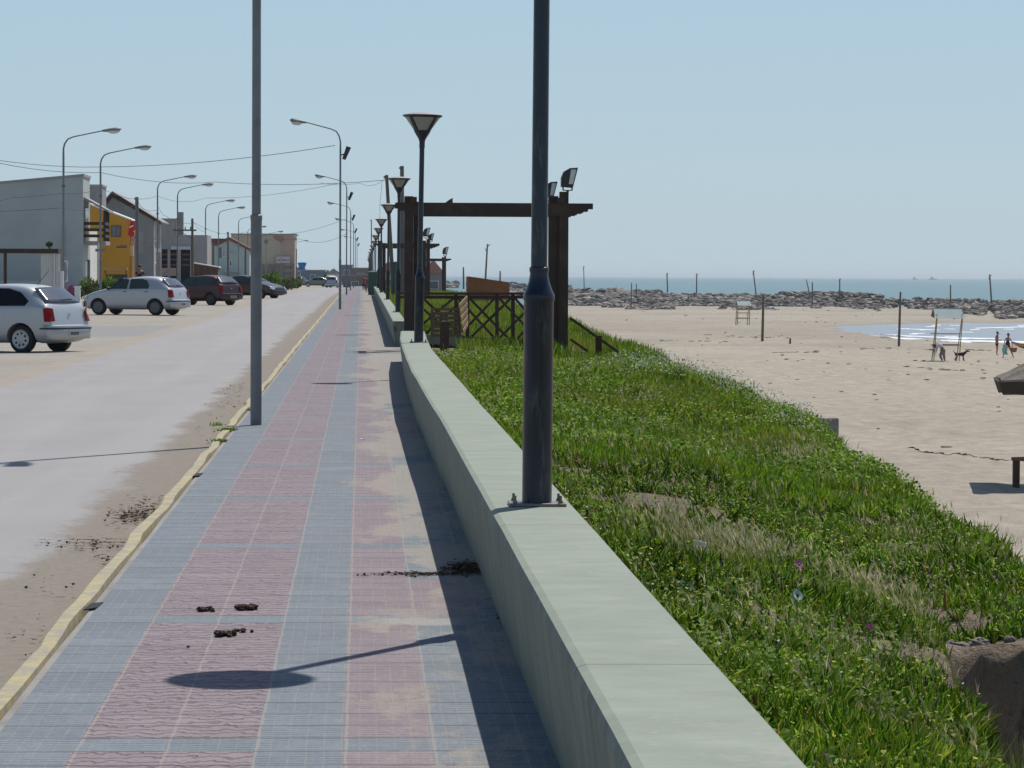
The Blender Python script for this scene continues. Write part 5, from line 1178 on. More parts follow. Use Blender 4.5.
# local car axes: forward = +x; heading points left and away from the camera
def place(pxr, Dn, th, Lh=1.93, wr=0):
    """car centre so that its rear bumper's far corner reaches pixel column pxr"""
    f = Vector((math.cos(th), math.sin(th))); lft = Vector((-math.sin(th), math.cos(th)))
    # the four corners; the one with the largest screen x is the rear right corner
    c = max(((-f*Lh+lft*s*.8) for s in (-1, 1)), key=lambda v: v.x)
    X = WX(pxr, Dn, 320)-c.x
    return (X, Dn, lz(X, Dn) if X < -5 else prof(Dn)-.18)
make_car('parked_car', 'silver three door hatchback cut by the left edge, rear side facing out', place(92.5, 67.6, TH), TH, 'silver', 'hatch', 'glass', 3, 8)
make_car('parked_car', 'silver five door hatchback standing before the green bushes', place(192.5, 119.5, PI-R(23)), PI-R(23), 'silver', 'hatch', 'glass_clear', 5, 0, L=3.72, rim='galv_dark')
make_car('parked_car', 'maroon hatchback parked between the silver hatchback and the grey pole', place(244.5, 152, PI-R(38)), PI-R(38), 'maroon', 'hatch', 'glass_clear', 3, 0, L=3.75, rim='plastic')
c4 = (WX(250, 188), 188, lz(WX(250, 188), 188)); make_car('parked_car', 'black sedan behind the grey pole, bonnet pointing to the right', c4, -R(32), 'blackcar', 'sedan', 'glass_clear', 3, 0, L=3.9, rim='galv_dark')
cx = WX(320, 440); make_car('moving_car', 'greenish grey sedan seen side on where the road ends', (cx-.4, 440, prof(440)-.17), PI, 'olive', 'sedan', 'glass', 3, 0, plate=False, detail=False)
cx = WX(329, 428); make_car('moving_car', 'white pickup at the end of the road, right of the greenish sedan', (cx, 448, prof(448)-.17), -R(70), 'whitecar', 'pickup', 'glass', 3, 0, plate=False, detail=False)
cx = WX(333.5, 410); make_car('moving_car', 'silver hatchback at the end of the road beside the second street light', (cx, 415, prof(415)-.17), R(80), 'silver', 'hatch', 'glass', 3, 0, plate=False, detail=False)
cx = WX(300.5, 560); make_car('moving_car', 'tiny dark car far off at the corner of the beige block', (cx, 560, prof(560)-.18), R(75), 'blackcar', 'hatch', 'glass', 3, 0, plate=False, detail=False)
# ------------------------------------------------------------ bushes and weeds
def bush(name, label, c, r, n, leaf, mat, group=None, cat='bush', cl=9):
    c = Vector(c); n = int(n); cs = np.array([[random.uniform(-.8,.8)*r[0], random.uniform(-.8,.8)*r[1], random.uniform(.25,.8)*r[2]] for _ in range(cl)])
    i = RNG.integers(0, cl, n); d = RNG.normal(0, 1, (n, 3)); d /= np.linalg.norm(d, axis=1)[:, None]
    P = cs[i]+d*np.array([r[0]*.42, r[1]*.42, r[2]*.36])*(RNG.uniform(.3, 1, n)**.5)[:, None]; P[:, 2] = np.maximum(P[:, 2], .02)
    co, q = blades(P, RNG.uniform(.7, 1.4, n)*leaf*1.5, RNG.uniform(.5, .9, n)*leaf, RNG.uniform(.2, 1.5, n), RNG.uniform(0, 6.28, n), 2, .8)
    t = thing(name, label, cat, c, 0, group)
    o = mesh_np('foliage', co, q, M[mat], None, None); o.parent = t; o['kind'] = ''; del o['kind']
    m = MB()
    for k in range(5): m.tube([(random.uniform(-.2,.2)*r[0], 0, -.1), tuple(cs[k % cl]*.9)], [.02+.01*r[2], .008], 5)
    m.build('stem', M['wood_grey'], t); return t
for (px, D, rx, rz_, lab, mt) in ((98, 152, .95, 1.0, 'bright green bush, tallest, right behind the silver five door car', 'bush'), (84, 150, .7, .62, 'dull olive low bush left of the bright one', 'olivebush'), (113, 156, .8, .62, 'low bright bush nearest the orange house', 'bush'), (72.5, 146, .36, .42, 'low bush under the pink flowers beside the carport', 'olivebush')):
    x = WX(px, D); bush('bush', lab, (x, D, lz(x, D)), (rx, .6, rz_), 2600, .07, mt, 'bushes in front of the houses')
x = WX(72, 144); t = bush('flowering_bush', 'magenta pink flowering bush beside the carport', (x, 144.2, lz(x, 144.2)+.25), (.26, .25, .34), 1300, .045, 'pinkfl', None, 'flowering bush')
bt = bush('potted_shrub', 'little olive shrub sitting on the carport roof beam', (WX(50, 108.6), 108.6, WZ(248.6, 108.6, 50)), (.12, .12, .2), 700, .03, 'olivebush', None, 'shrub', 5)
for (px, D, rx, rz_, lab, mt) in ((269, 300, 1.1, 1.5, 'bright green bush just right of the nearest grey pole, by the roadside', 'bush'), (279, 330, 1.6, 1.1, 'olive green scrub under the beige block', 'olivebush'), (289, 340, 1.2, .9, 'low green scrub at the road edge before the beige block', 'bush'), (327.5, 520, 1.1, 2.2, 'small dark round tree beyond the crossing cars', 'olivebush')):
    x = WX(px, D); bush('bush', lab, (x, D, lz(x, D) if x < -5 else prof(D)-.1), (rx, 1.2, rz_), 1800, .16, mt, 'scrub along the far roadside')
def weed(label, px, py, n, s, cat='weed'):
    p = Wz(px, py, prof(30)-.0); P = np.stack([RNG.normal(0, s, n), RNG.normal(0, s*2.2, n), np.zeros(n)], -1)
    co, q = blades(P, RNG.uniform(.012, .045, n), RNG.uniform(.008, .018, n), RNG.uniform(.5, 1.7, n), RNG.uniform(0, 6.28, n), 2, .7)
    o = mesh_np('kerb_weed', co, q, M['bush'], None, None); o.location = (p.x, p.y, prof(p.y)-.01); tag(o, label, cat, 'weeds on the kerb')
    o['kind'] = 'stuff'
for a in (('green weeds growing on the kerb just left of the nearest grey pole', 228, 430, 240, .035), ('green weeds on the kerb, nearer clump by the painted edge', 219, 441, 160, .03), ('green weeds on the kerb at the foot of the second street light', 342, 291, 240, .12), ('tiny weeds in the gutter left of the nearest grey pole', 217, 425, 50, .03)): weed(*a)
# ------------------------------------------------------------ small things on the pavement and bank
def clump(name, label, px, py, n, s, mat, cat, group=None, z=.004, zz=None):
    p = Wz(px, py, zz if zz is not None else prof(12)); 
    if zz is None: p = Wz(px, py, prof(p.y))
    m = MB()
    for k in range(n): m.blob((random.gauss(0, s), random.gauss(0, s*1.3), random.uniform(.2, 1)*s*.5), (s*random.uniform(.5,1.), s*random.uniform(.5,1.1), s*random.uniform(.4,.7)), 7, .3, 0, 5)
    return tag(m.build(name, M[mat], None, (p.x, p.y, p.z+z)), label, cat, group)
clump('dung_clump', 'small dark dung clump, left one of the upper pair', 209, 611, 9, .018, 'dung', 'dung', 'dung on the pavement')
clump('dung_clump', 'long dark dung clump, upper right one on the pink tiles', 250, 610, 13, .023, 'dung', 'dung', 'dung on the pavement')
clump('dung_clump', 'largest dark dung clump, below the other two', 225, 636, 12, .021, 'dung', 'dung', 'dung on the pavement')
clump('dung_clump', 'small dark dung clump touching the largest one', 239, 632, 8, .014, 'dung', 'dung', 'dung on the pavement')
clump('pebble', 'single dark pebble on the pink tiles', 188, 648, 2, .008, 'dung', 'pebble')
clump('bottle_cap', 'blue plastic scrap lying in the sandy gutter', 77, 545.5, 4, .013, 'bluelit', 'litter', 'blue scraps in the gutter', .0, -.15)
clump('bottle_cap', 'smaller blue plastic scrap, right one in the sandy gutter', 93, 546, 2, .009, 'bluelit', 'litter', 'blue scraps in the gutter', .0, -.15)
clump('paper_scrap', 'small white scrap lying on the sandy pavement', 362, 440, 2, .014, 'litter', 'litter', None)
# drain notches in the kerb
for (px, py, w_, l_, lab) in ((80, 609, .05, .34, 'dark drain notch in the yellow kerb, nearest one'), (193, 479, .055, .42, 'dark drain notch in the yellow kerb, middle one'), (206, 414, .10, .5, 'dark drain hole under the kerb left of the nearest grey pole')):
    p = Wz(px, py, .02); p.x = -1.218; w_ = .03; m = MB(); m.prism([(-w_,-l_/2,.0),(w_*.7,-l_/2+.1,0),(w_,l_/2,0),(-w_*.7,l_/2-.05,0)], (0,0,.006))
    tag(m.build('drain_notch', M['dark_void'], None, (p.x, p.y, prof(p.y)+.0)), lab, 'drain', 'drain notches in the kerb')
def onbank(px, py):
    lo, hi = 6., 90.
    for k in range(2400):
        D = lo+k*.03; p = W(px, py, D); h = hf(p.x, D)
        if p.z < h+.03: return Vector((p.x, D, h))
    return W(px, py, 20)
p = onbank(692, 556); m = MB()
g = 6; vs = []
for a in range(g+1):
    for b_ in range(g+1): vs.append(((b_/g-.5)*.062+random.gauss(0,.004), random.gauss(0,.016), (1-a/g)*.085+random.gauss(0,.004)))
m.add(vs, [(a*(g+1)+b_, a*(g+1)+b_+1, (a+1)*(g+1)+b_+1, (a+1)*(g+1)+b_) for a in range(g) for b_ in range(g)])
o = m.build('plastic_litter', M['litter'], None, (p.x, p.y-.35, p.z+.045), rz=.2); s_ = o.modifiers.new('s', 'SOLIDIFY'); s_.thickness = .002; tag(o, 'crumpled white plastic scrap caught in the seed heads near the wall', 'litter')
def flower(name, label, px, py, r, mat, cat, tilt, group=None, cup=.35, h=.08):
    p = onbank(px, py+4); t = thing(name, label, cat, (p.x, p.y, p.z), 0, group)
    m = MB(); vs = [(0,0,h)]; N = 22; Mx = Matrix.Translation((0,0,h+.03)) @ Matrix.Rotation(tilt, 4, 'X') @ Matrix.Rotation(.5, 4, 'Y')
    vs = [Mx @ Vector((0,0,0))]
    for k in range(N*2): a = PI*k/N; rr = r*(1 if k % 2 == 0 else .82); vs.append(Mx @ Vector((rr*math.cos(a), rr*math.sin(a), r*cup)))
    m.add(vs, [(0, 1+k, 1+(k+1) % (2*N)) for k in range(2*N)]); o = m.build('petals', M[mat], t); s_ = o.modifiers.new('s', 'SOLIDIFY'); s_.thickness = .003
    m = MB(); m.tube([(0,0,-.02),(0,0,h+.03)], .003, 5); m.build('stem', M['bush'], t)
    m = MB(); q = Mx @ Vector((0,0,r*cup*.5)); m.blob(q, r*.3, 8, .1, 0, 5); m.build('flower_centre', M['yfl'] if 'pink' in mat else M['olivebush'], t)
flower('ice_plant_flower', 'magenta ice plant flower on the bank right of the seed heads', 798.5, 579, .021, 'pinkfl', 'flower', .9, 'magenta flowers')
flower('ice_plant_flower', 'closed pinkish ice plant flower, lower in the green leaves', 868, 646, .013, 'pinkfl', 'flower', .6, 'magenta flowers', 1.2)
flower('dried_flower', 'pale grey green ring shaped dried flower head above the leaves', 797, 614, .026, 'paleleaf', 'dried flower', .95, None, .25, .09)
flower('dried_flower', 'small pale curled leaf close to the wall edge', 682, 594, .014, 'paleleaf', 'dried flower', .7, None, .6, .05)
def stone(label, px, py, r, mat='stone', D=None):
    D = 15.45; p = Vector((WX(px, D, py), D, 0)); z = hf(p.x, p.y); m = MB(); m.blob((0,0,r[2]*.4), r, 9, .12, 0, 7); tag(m.build('stone', M[mat], None, (p.x, p.y, z), rz=random.uniform(-.3,.3)), label, 'stone', 'stones on the bank edge')
stone('biggest grey stone on the rim of the sandy hollow', 980, 648, (.055,.06,.035))
stone('flat pale stone left of the biggest one on the hollow rim', 962, 647, (.045,.05,.018))
stone('small stone at the left end of the hollow rim', 951, 643, (.026,.03,.016))
stone('small brown stone at the right end of the hollow rim', 1010, 648, (.03,.03,.02))
# concrete block peeping out of the dune edge
p = W(809, 421, 41); z = p.z-.3; m = MB(); m.box((-.13,-.5,-.6),(.11,.5,.36)); tag(m.build('concrete_block', M['concrete'], None, (p.x, p.y, z), rz=.5, bevel=.02), 'grey concrete block poking out at the edge of the green bank', 'concrete block')
# ------------------------------------------------------------ things on the beach
def bz(x, y): return hf(x, y)
def sand_at(px, py, z0=-3.9):
    z = z0
    for _ in range(6): p = Wz(px, py, z); z = hf(p.x, p.y)
    return Vector((p.x, p.y, z))
def beach_post(label, px0, py0, px1, py1, r, mat='pole_wood', D=None, forked=False):
    b = sand_at(px1, py1) if D is None else W(px1, py1, D); D = b.y; a = W(px0, py0, D)
    t = MB(); t.tube([(0,0,-.4), (Vector(a)-b)*.5, Vector(a)-b], [r, r*.9, r*.72], 8); h = a.z-b.z
    if forked: t.tube([(Vector(a)-b)*.93, (Vector(a)-b)+Vector((.25*h*.12+.2,0,-.02))], [r*.5, r*.3], 5); t.tube([(Vector(a)-b)*.8, (Vector(a)-b)*.88+Vector((-.3,0,.1))], [r*.5, r*.3], 5)
    tag(t.build('beach_post', M[mat], None, b, smooth=True), label, 'post', 'posts standing on the beach')
beach_post('tall dark post, nearest upright one on the sand', 900.5, 292, 898.8, 346.5, .115)
beach_post('brownish post right of the small lifeguard frame', 763.5, 294.5, 762.3, 341.4, .13, 'wood_grey')
beach_post('short stump on the sand between the two tall posts', 790.3, 338, 790.0, 344, .10)
beach_post('tall slanting pole behind the brown hut', 487.5, 244, 485, 285, .13, D=420, forked=True)
beach_post('thin pole left of the brown hut', 463.4, 267, 463.6, 286, .12, D=420)
beach_post('short thin pole right of the brown hut', 500.2, 271, 500, 285, .12, D=420)
beach_post('slim post before the rocks, left one of a pair', 631.6, 283, 631.0, 308.5, .12, 'wood_grey')
beach_post('slim post before the rocks, right one of a pair', 636.3, 284, 636.0, 305, .14)
beach_post('thin post amid the rocks just right of the timber gateway', 583.6, 266, 584.2, 287, .15, D=1050, forked=True)
beach_post('thin forked post among the rocks, third from the left', 667, 273, 667.5, 291, .2, D=900, forked=True)
beach_post('dark post with a forked top among the rocks', 696.8, 273.5, 696.5, 295, .19, D=880, forked=True)
beach_post('leaning pole in the rocks above the small lifeguard frame', 753.2, 270.5, 756.3, 296, .18, D=820, forked=True)
beach_post('leaning pole in the rocks, paired with an upright one', 806.4, 279.5, 810.3, 298, .14, D=760)
beach_post('upright pole in the rocks beside the leaning one', 812.3, 282, 812.5, 305, .15, D=620)
beach_post('pole in the rocks between the paired poles and the tall near post', 839.8, 278.6, 839.6, 298, .17, D=760, forked=True)
beach_post('dark upright pole behind the bigger lifeguard frame', 950.6, 284.8, 950.4, 306, .16, D=620)
beach_post('tall leaning pole at the far right of the rocks', 989.6, 274.6, 991.8, 305, .19, D=640, forked=True)
beach_post('short stub pole left of the far right leaning pole', 979.8, 298, 980, 306, .13, D=640)
def guard_frame(name, label, D, pxl, pxr, ytop, ybase, panel, slant, lean):
    b = sand_at((pxl+pxr)/2, ybase); D = b.y; t = thing(name, label, 'lifeguard frame', b, 0, 'lifeguard frames'); s = D/FPX; w_ = (pxr-pxl)*s; H = (ybase-ytop)*s; r = .034 if D < 250 else .05
    for x0, y0, x1 in ((-w_/2-.12,0,-w_/2+.05),(w_/2-.42,0,w_/2-.20),(-w_/2+.22,1.1,-w_/2+.30),(w_/2-.02,1.1,w_/2+.06)):
        m = MB(); m.tube([(x0,y0,-.2),(x1+lean,y0,H-.12 if y0 else H-.35)], r, 8); m.build('post', M['yellow_tube'], t, smooth=True)
    for z, y in ((H*.30,0),(H*.30,1.1),(H*.52,0),(H*.52,1.1)):
        m = MB(); m.tube([(-w_/2-.02,y,z),(w_/2-.2+(.2 if y else 0),y,z)], r*.8, 6); m.build('crossbar', M['yellow_tube'], t)
    m = MB(); m.box((-w_/2+.1,.05,H*.30+.03),(w_/2-.1,1.05,H*.30+.07)); m.build('seat_board', M['wood_grey'], t)
    m = MB(); a = panel
    m.prism([(-w_/2+.10,-.22,H-a),(w_/2+.12,-.22,H-a-.02),(w_/2-.04,.45,H),(-w_/2+.05,.45,H+.02)], (0,.03,.03)); m.prism([(-w_/2+.05,.45,H+.02),(w_/2-.04,.45,H),(w_/2+.1,1.25,H-a*.8),(-w_/2+.1,1.25,H-a*.8)], (0,.0,.04)); m.build('canvas_roof', M['teal_panel'], t)
    m = MB(); m.prism([(-w_/2+.02,-.10,H-a),(-w_/2+.02,1.2,H-a*.8),(-w_/2+.02,.45,H)], (.03,0,0)); m.build('roof_end', M['wood_grey'], t); return t
guard_frame('lifeguard_frame', 'bigger lifeguard frame of mustard posts with a pale teal canvas top', 205, 933, 962.5, 308.3, 361, .62, 0, .18)
guard_frame('lifeguard_frame', 'smaller distant lifeguard frame with a pale teal canvas top', 345, 736.5, 750.5, 300.2, 325, .55, 0, 0)
m = MB(); 
for dx in (-.9,-.35): m.blob((dx,0,.02), (.16,.1,.07), 7, .2, 0, 5)
b = sand_at(929, 361.5); tag(m.build('sandals', M['cl_black'], None, b), 'pair of dark sandals left on the sand by the lifeguard frame', 'sandals')
# rope lying between the bank and the bench
def rope():
    A = sand_at(908, 451, -3.75); B = sand_at(1012, 464.5, -3.75); m = MB(); P = []
    for k in range(41):
        t = k/40; q = A.lerp(B, t); q.z = hf(q.x, q.y)+.02+.015*math.sin(k*1.1); q.y += .25*math.sin(t*6); P.append(q-A)
    m.tube(P, .012, 5)
    for k in range(2, 40, 2): 
        if k % 6: m.blob(P[k]+Vector((0,0,.01)), (.08,.024,.024), 6, .15, 0, 4)
    tag(m.build('float_rope', M['wire'], None, A), 'dark rope with small floats lying across the sand', 'rope')
rope()
# shelter with thatched roof and a rough bench, mostly outside the picture
b = sand_at(1016, 488, -3.75); D = b.y; s = D/FPX
t = thing('beach_bench', 'rough timber bench with a thick dark leg at the right edge of the beach', 'bench', b)
m = MB(); m.prism([(-.14,-.05,.70),(.9,-.65,.62),(2.0,-.2,.62),(.9,.4,.70)], (0,0,.075)); m.build('bench_top', M['wood_grey'], t)
for (x, y) in ((-.0,.0),(1.0,-.35),(1.6,-.1)): m = MB(); m.box((x-.08,y-.08,-.3),(x+.08,y+.08,.70)); m.build('leg', M['wood_mid'], t, bevel=.01)
Dk = D-.6; cn = W(1000.5, 382, Dk); zg = hf(cn.x+1.5, Dk+1.5); E1 = Vector((.93,.37,0))*3.2; E2 = Vector((.16,.985,0))*3.2
o = Vector((cn.x, cn.y, 0))+(E1+E2)/2; o.z = zg; eL = Vector((0,0,cn.z-zg))
t = thing('thatched_shelter', 'corner of a dark thatched shelter roof entering at the right edge', 'shelter', o)
cs = [(-E1-E2)/2, (E1-E2)/2, (E1+E2)/2, (-E1+E2)/2]
m = MB(); K = 9; rings = [(1.0,0),(.985,.06),(.75,.20),(.5,.36),(.25,.52),(.04,.66)]; vs = []
for q, dz in rings:
    for s_i in range(4):
        for k in range(K): p = cs[s_i].lerp(cs[(s_i+1) % 4], k/K)*q; vs.append((p.x+random.uniform(-.03,.03), p.y+random.uniform(-.03,.03), eL.z+dz+random.uniform(-.03,.03)))
N = 4*K; m.add(vs, [(i*N+k, i*N+(k+1) % N, (i+1)*N+(k+1) % N, (i+1)*N+k) for i in range(5) for k in range(N)]); m.build('thatch_roof', M['thatch'], t)
m = MB(); vs = []
for s_i in range(4):
    for k in range(K): p = cs[s_i].lerp(cs[(s_i+1) % 4], k/K); d_ = .26+random.uniform(-.05,.10); vs += [(p.x*1.01, p.y*1.01, eL.z+.03), (p.x*.93, p.y*.93, eL.z-d_)]
m.add(vs, [(2*k, 2*((k+1) % N), 2*((k+1) % N)+1, 2*k+1) for k in range(N)]); f_ = m.build('thatch_fringe', M['thatch_edge'], t); s_ = f_.modifiers.new('s', 'SOLIDIFY'); s_.thickness = .06
m = MB(); m.tube([(0,0,-.4),(0,0,eL.z+.5)], .09, 9); m.build('centre_post', M['wood_grey'], t)
for k in range(6): a = PI*k/3+.3; m = MB(); m.bar((0,0,eL.z+.42),(1.4*math.cos(a),1.4*math.sin(a),eL.z+.0),.05,.06); m.build('rafter', M['wood_grey'], t)
# ------------------------------------------------------------ people and the dog
def skinned(name, J, E, mat, parent, sub=2, root=0, smooth=True, extra=None):
    """J: list of (x,y,z,radius or (rx,ry)); E: edges"""
    me = bpy.data.meshes.new(name); me.from_pydata([j[:3] for j in J], E, []); me.materials.append(mat); o = bpy.data.objects.new(name, me); C.objects.link(o)
    o.modifiers.new('k', 'SKIN'); sv = me.skin_vertices[0].data
    for i, j in enumerate(J):
        r = j[3]; sv[i].radius = r if hasattr(r, '__len__') else (r, r); sv[i].use_root = (i == root)
    s_ = o.modifiers.new('s', 'SUBSURF'); s_.levels = s_.render_levels = sub
    bake(o); 
    me = o.data
    if extra:   # weld further shapes (fingers, nose, ears) into the same mesh
        vs = [v.co.copy() for v in me.vertices]; fs = [tuple(p.vertices) for p in me.polygons]; m = MB(); m.add(vs, fs); m.add(extra.v, extra.f)
        bpy.data.objects.remove(o, do_unlink=True); o = m.build(name, mat)
    if not len(o.data.materials): o.data.materials.append(mat)
    o.data.polygons.foreach_set('use_smooth', [True]*len(o.data.polygons)); o.parent = parent; o.name = name; return o
def hand(m, wrist, d, side, s=1.0):
    """palm is grown with the body; five bent fingers from the palm's end"""
    d = Vector(d).normalized(); side = Vector(side).normalized(); up = d.cross(side).normalized(); w_ = Vector(wrist)
    for k, L_ in enumerate((.062,.075,.07,.055)):
        a = w_+d*.075*s+side*(k-1.5)*.019*s; b = a+d*L_*.55*s+up*.008; c = b+d*L_*.4*s+up*.022*s; m.tube([a, b, c], [.0095*s,.0088*s,.0065*s], 6)
    a = w_+d*.03*s-side*.030*s; b = a-side*.022*s+d*.028*s; c = b+d*.028*s-side*.004*s; m.tube([a, b, c], [.011*s,.010*s,.008*s], 6)
def face(m, head, fwd, s=1.0):
    f = Vector(fwd).normalized(); h = Vector(head); r = Vector((-f.y, f.x, 0))
    m.blob(h+f*.098*s+Vector((0,0,-.012)), (.014,.014,.022), 6, 0, 0, 5)
    for q in (-1, 1):
        m.blob(h+r*q*.078*s+Vector((0,0,-.005)), (.016,.016,.03), 6, 0, 0, 5); m.blob(h+f*.088*s+r*q*.03*s+Vector((0,0,.018)), (.012,.008,.007), 6, 0, 0, 4)
    m.blob(h+f*.092*s+Vector((0,0,-.052)), (.02,.012,.008), 6, 0, 0, 4)
def hairdo(head, fwd, parent, mat, bun=False, back=.0):
    f = Vector(fwd).normalized(); h = Vector(head); m = MB(); m.blob(h-f*.022+Vector((0,0,.032)), (.098,.098,.105), 14, .02, 0, 9)
    if back: m.blob(h-f*.07+Vector((0,0,-.05)), (.07,.05,.10), 10, .03, 0, 7)
    if bun: m.blob(h-f*.12+Vector((0,0,.03)), .045, 8, .03, 0, 6)
    m.build('hair', M[mat], parent, smooth=True)
def standing_man():
    b = sand_at(996.8, 355.3); t = thing('person', 'man in dark swim shorts standing on the sand with one arm held out', 'person', b, -.1)
    f = (1, -.15, 0); hd = (.06, -.01, 1.62)
    J = [(0,0,.93,(.135,.10)),(0,0,1.10,(.125,.095)),(.0,0,1.28,(.155,.10)),(.0,0,1.42,(.13,.085)),(.02,0,1.50,.055),(.05,0,1.575,(.075,.08)),(.06,0,1.655,(.085,.09)),(.06,0,1.715,.055),
         (.0,-.17,1.40,.06),(.05,-.22,1.16,.046),(.27,-.20,1.10,.036),(.33,-.20,1.10,(.038,.02)),
         (.0,.17,1.40,.06),(.04,.21,1.15,.046),(.28,.16,1.16,.036),(.34,.15,1.17,(.038,.02)),
         (.0,-.09,.86,.095),(.02,-.11,.48,.062),(-.01,-.12,.27,.056),(-.02,-.12,.07,.036),(.12,-.13,.03,(.034,.026)),
         (.0,.09,.86,.095),(.03,.11,.48,.062),(.02,.12,.27,.056),(.0,.12,.07,.036),(.14,.13,.03,(.034,.026))]
    E = [(0,1),(1,2),(2,3),(3,4),(4,5),(5,6),(6,7),(3,8),(8,9),(9,10),(10,11),(3,12),(12,13),(13,14),(14,15),(0,16),(16,17),(17,18),(18,19),(19,20),(0,21),(21,22),(22,23),(23,24),(24,25)]
    m = MB(); hand(m, (.33,-.20,1.10), (1,0,0), (0,1,0)); hand(m, (.34,.15,1.17), (1,0,.1), (0,-1,0)); face(m, (.065,0,1.64), f)
    skinned('body', J, E, M['skin'], t, extra=m)
    skinned('swim_shorts', [(0,0,.97,(.145,.112)),(0,0,.86,(.15,.115)),(.0,-.09,.80,.108),(.015,-.10,.66,.094),(.0,.09,.80,.108),(.015,.10,.66,.094)], [(0,1),(1,2),(2,3),(1,4),(4,5)], M['cl_black'], t, 2, 1)
    hairdo((.055,0,1.66), f, t, 'greyhair')
standing_man()
def walking_woman():
    b = sand_at(1007.6, 357.3); t = thing('person', 'woman in a dark swimsuit walking with a towel and a basket', 'person', b, 0)
    f = (.5,-.85,0)
    J = [(0,0,.90,(.15,.11)),(0,0,1.06,(.11,.09)),(.01,0,1.22,(.135,.10)),(.02,0,1.35,(.115,.08)),(.03,-.01,1.43,.048),(.04,-.03,1.50,(.07,.075)),(.045,-.035,1.575,(.08,.085)),(.045,-.03,1.63,.05),
         (-.15,.0,1.33,.05),(-.24,-.05,1.12,.038),(-.25,-.18,.93,.03),(-.26,-.22,.88,(.03,.018)),
         (.19,.0,1.33,.05),(.27,.03,1.10,.038),(.34,.0,.90,.03),(.35,-.01,.85,(.03,.018)),
         (-.08,0,.82,.10),(-.17,.06,.47,.062),(-.22,.17,.30,.054),(-.27,.26,.09,.034),(-.30,.18,.03,(.03,.024)),
         (.09,0,.82,.10),(.22,-.14,.47,.062),(.30,-.14,.28,.054),(.36,-.12,.07,.034),(.39,-.24,.03,(.03,.024))]
    E = [(0,1),(1,2),(2,3),(3,4),(4,5),(5,6),(6,7),(3,8),(8,9),(9,10),(10,11),(3,12),(12,13),(13,14),(14,15),(0,16),(16,17),(17,18),(18,19),(19,20),(0,21),(21,22),(22,23),(23,24),(24,25)]
    m = MB(); hand(m, (-.26,-.22,.88), (0,-.2,-1), (1,0,0)); hand(m, (.35,-.01,.85), (0,-.1,-1), (1,0,0)); face(m, (.048,-.035,1.56), f)
    skinned('body', J, E, M['skin'], t, extra=m)
    skinned('swimsuit', [(0,0,.84,(.165,.125)),(0,0,.93,(.16,.12)),(0,0,1.06,(.12,.10)),(.01,0,1.20,(.145,.11)),(.015,0,1.29,(.13,.09))], [(0,1),(1,2),(2,3),(3,4)], M['cl_black'], t, 2, 1)
    hairdo((.045,-.03,1.60), f, t, 'hair', True)
    # towel hanging from the near hand, basket in the other: things of their own
    m = MB(); vs = []
    for i in range(9):
        for j in range(6): vs.append(((j/5-.5)*.34+.03*math.sin(i), -.24+.04*math.sin(j*2.1+i*.4), .93-.085*i-.01*j))
    m.add(vs, [(i*6+j, i*6+j+1, i*6+7+j, i*6+6+j) for i in range(8) for j in range(5)]); o = m.build('towel', M['cl_teal'], None, Vector(b)+Vector((-.24,0,0))); s_ = o.modifiers.new('s', 'SOLIDIFY'); s_.thickness = .015; tag(o, 'pale teal towel hanging from the walking woman left hand', 'towel')
    q = Vector(b)+Vector((.42,-.06,.0)); t2 = thing('basket', 'orange brown beach basket carried by the walking woman', 'basket', q)
    m = MB(); m.lathe([(.14,.38),(.20,.42),(.23,.58),(.24,.70)], n=18); m.build('basket_bowl', M['basket'], t2, smooth=True)
    m = MB(); m.tube([(-.22,0,.68),(-.15,0,.80),(-.06,0,.86),(.06,0,.85),(.2,0,.68)], .012, 6); m.build('handle', M['basket'], t2)
walking_woman()
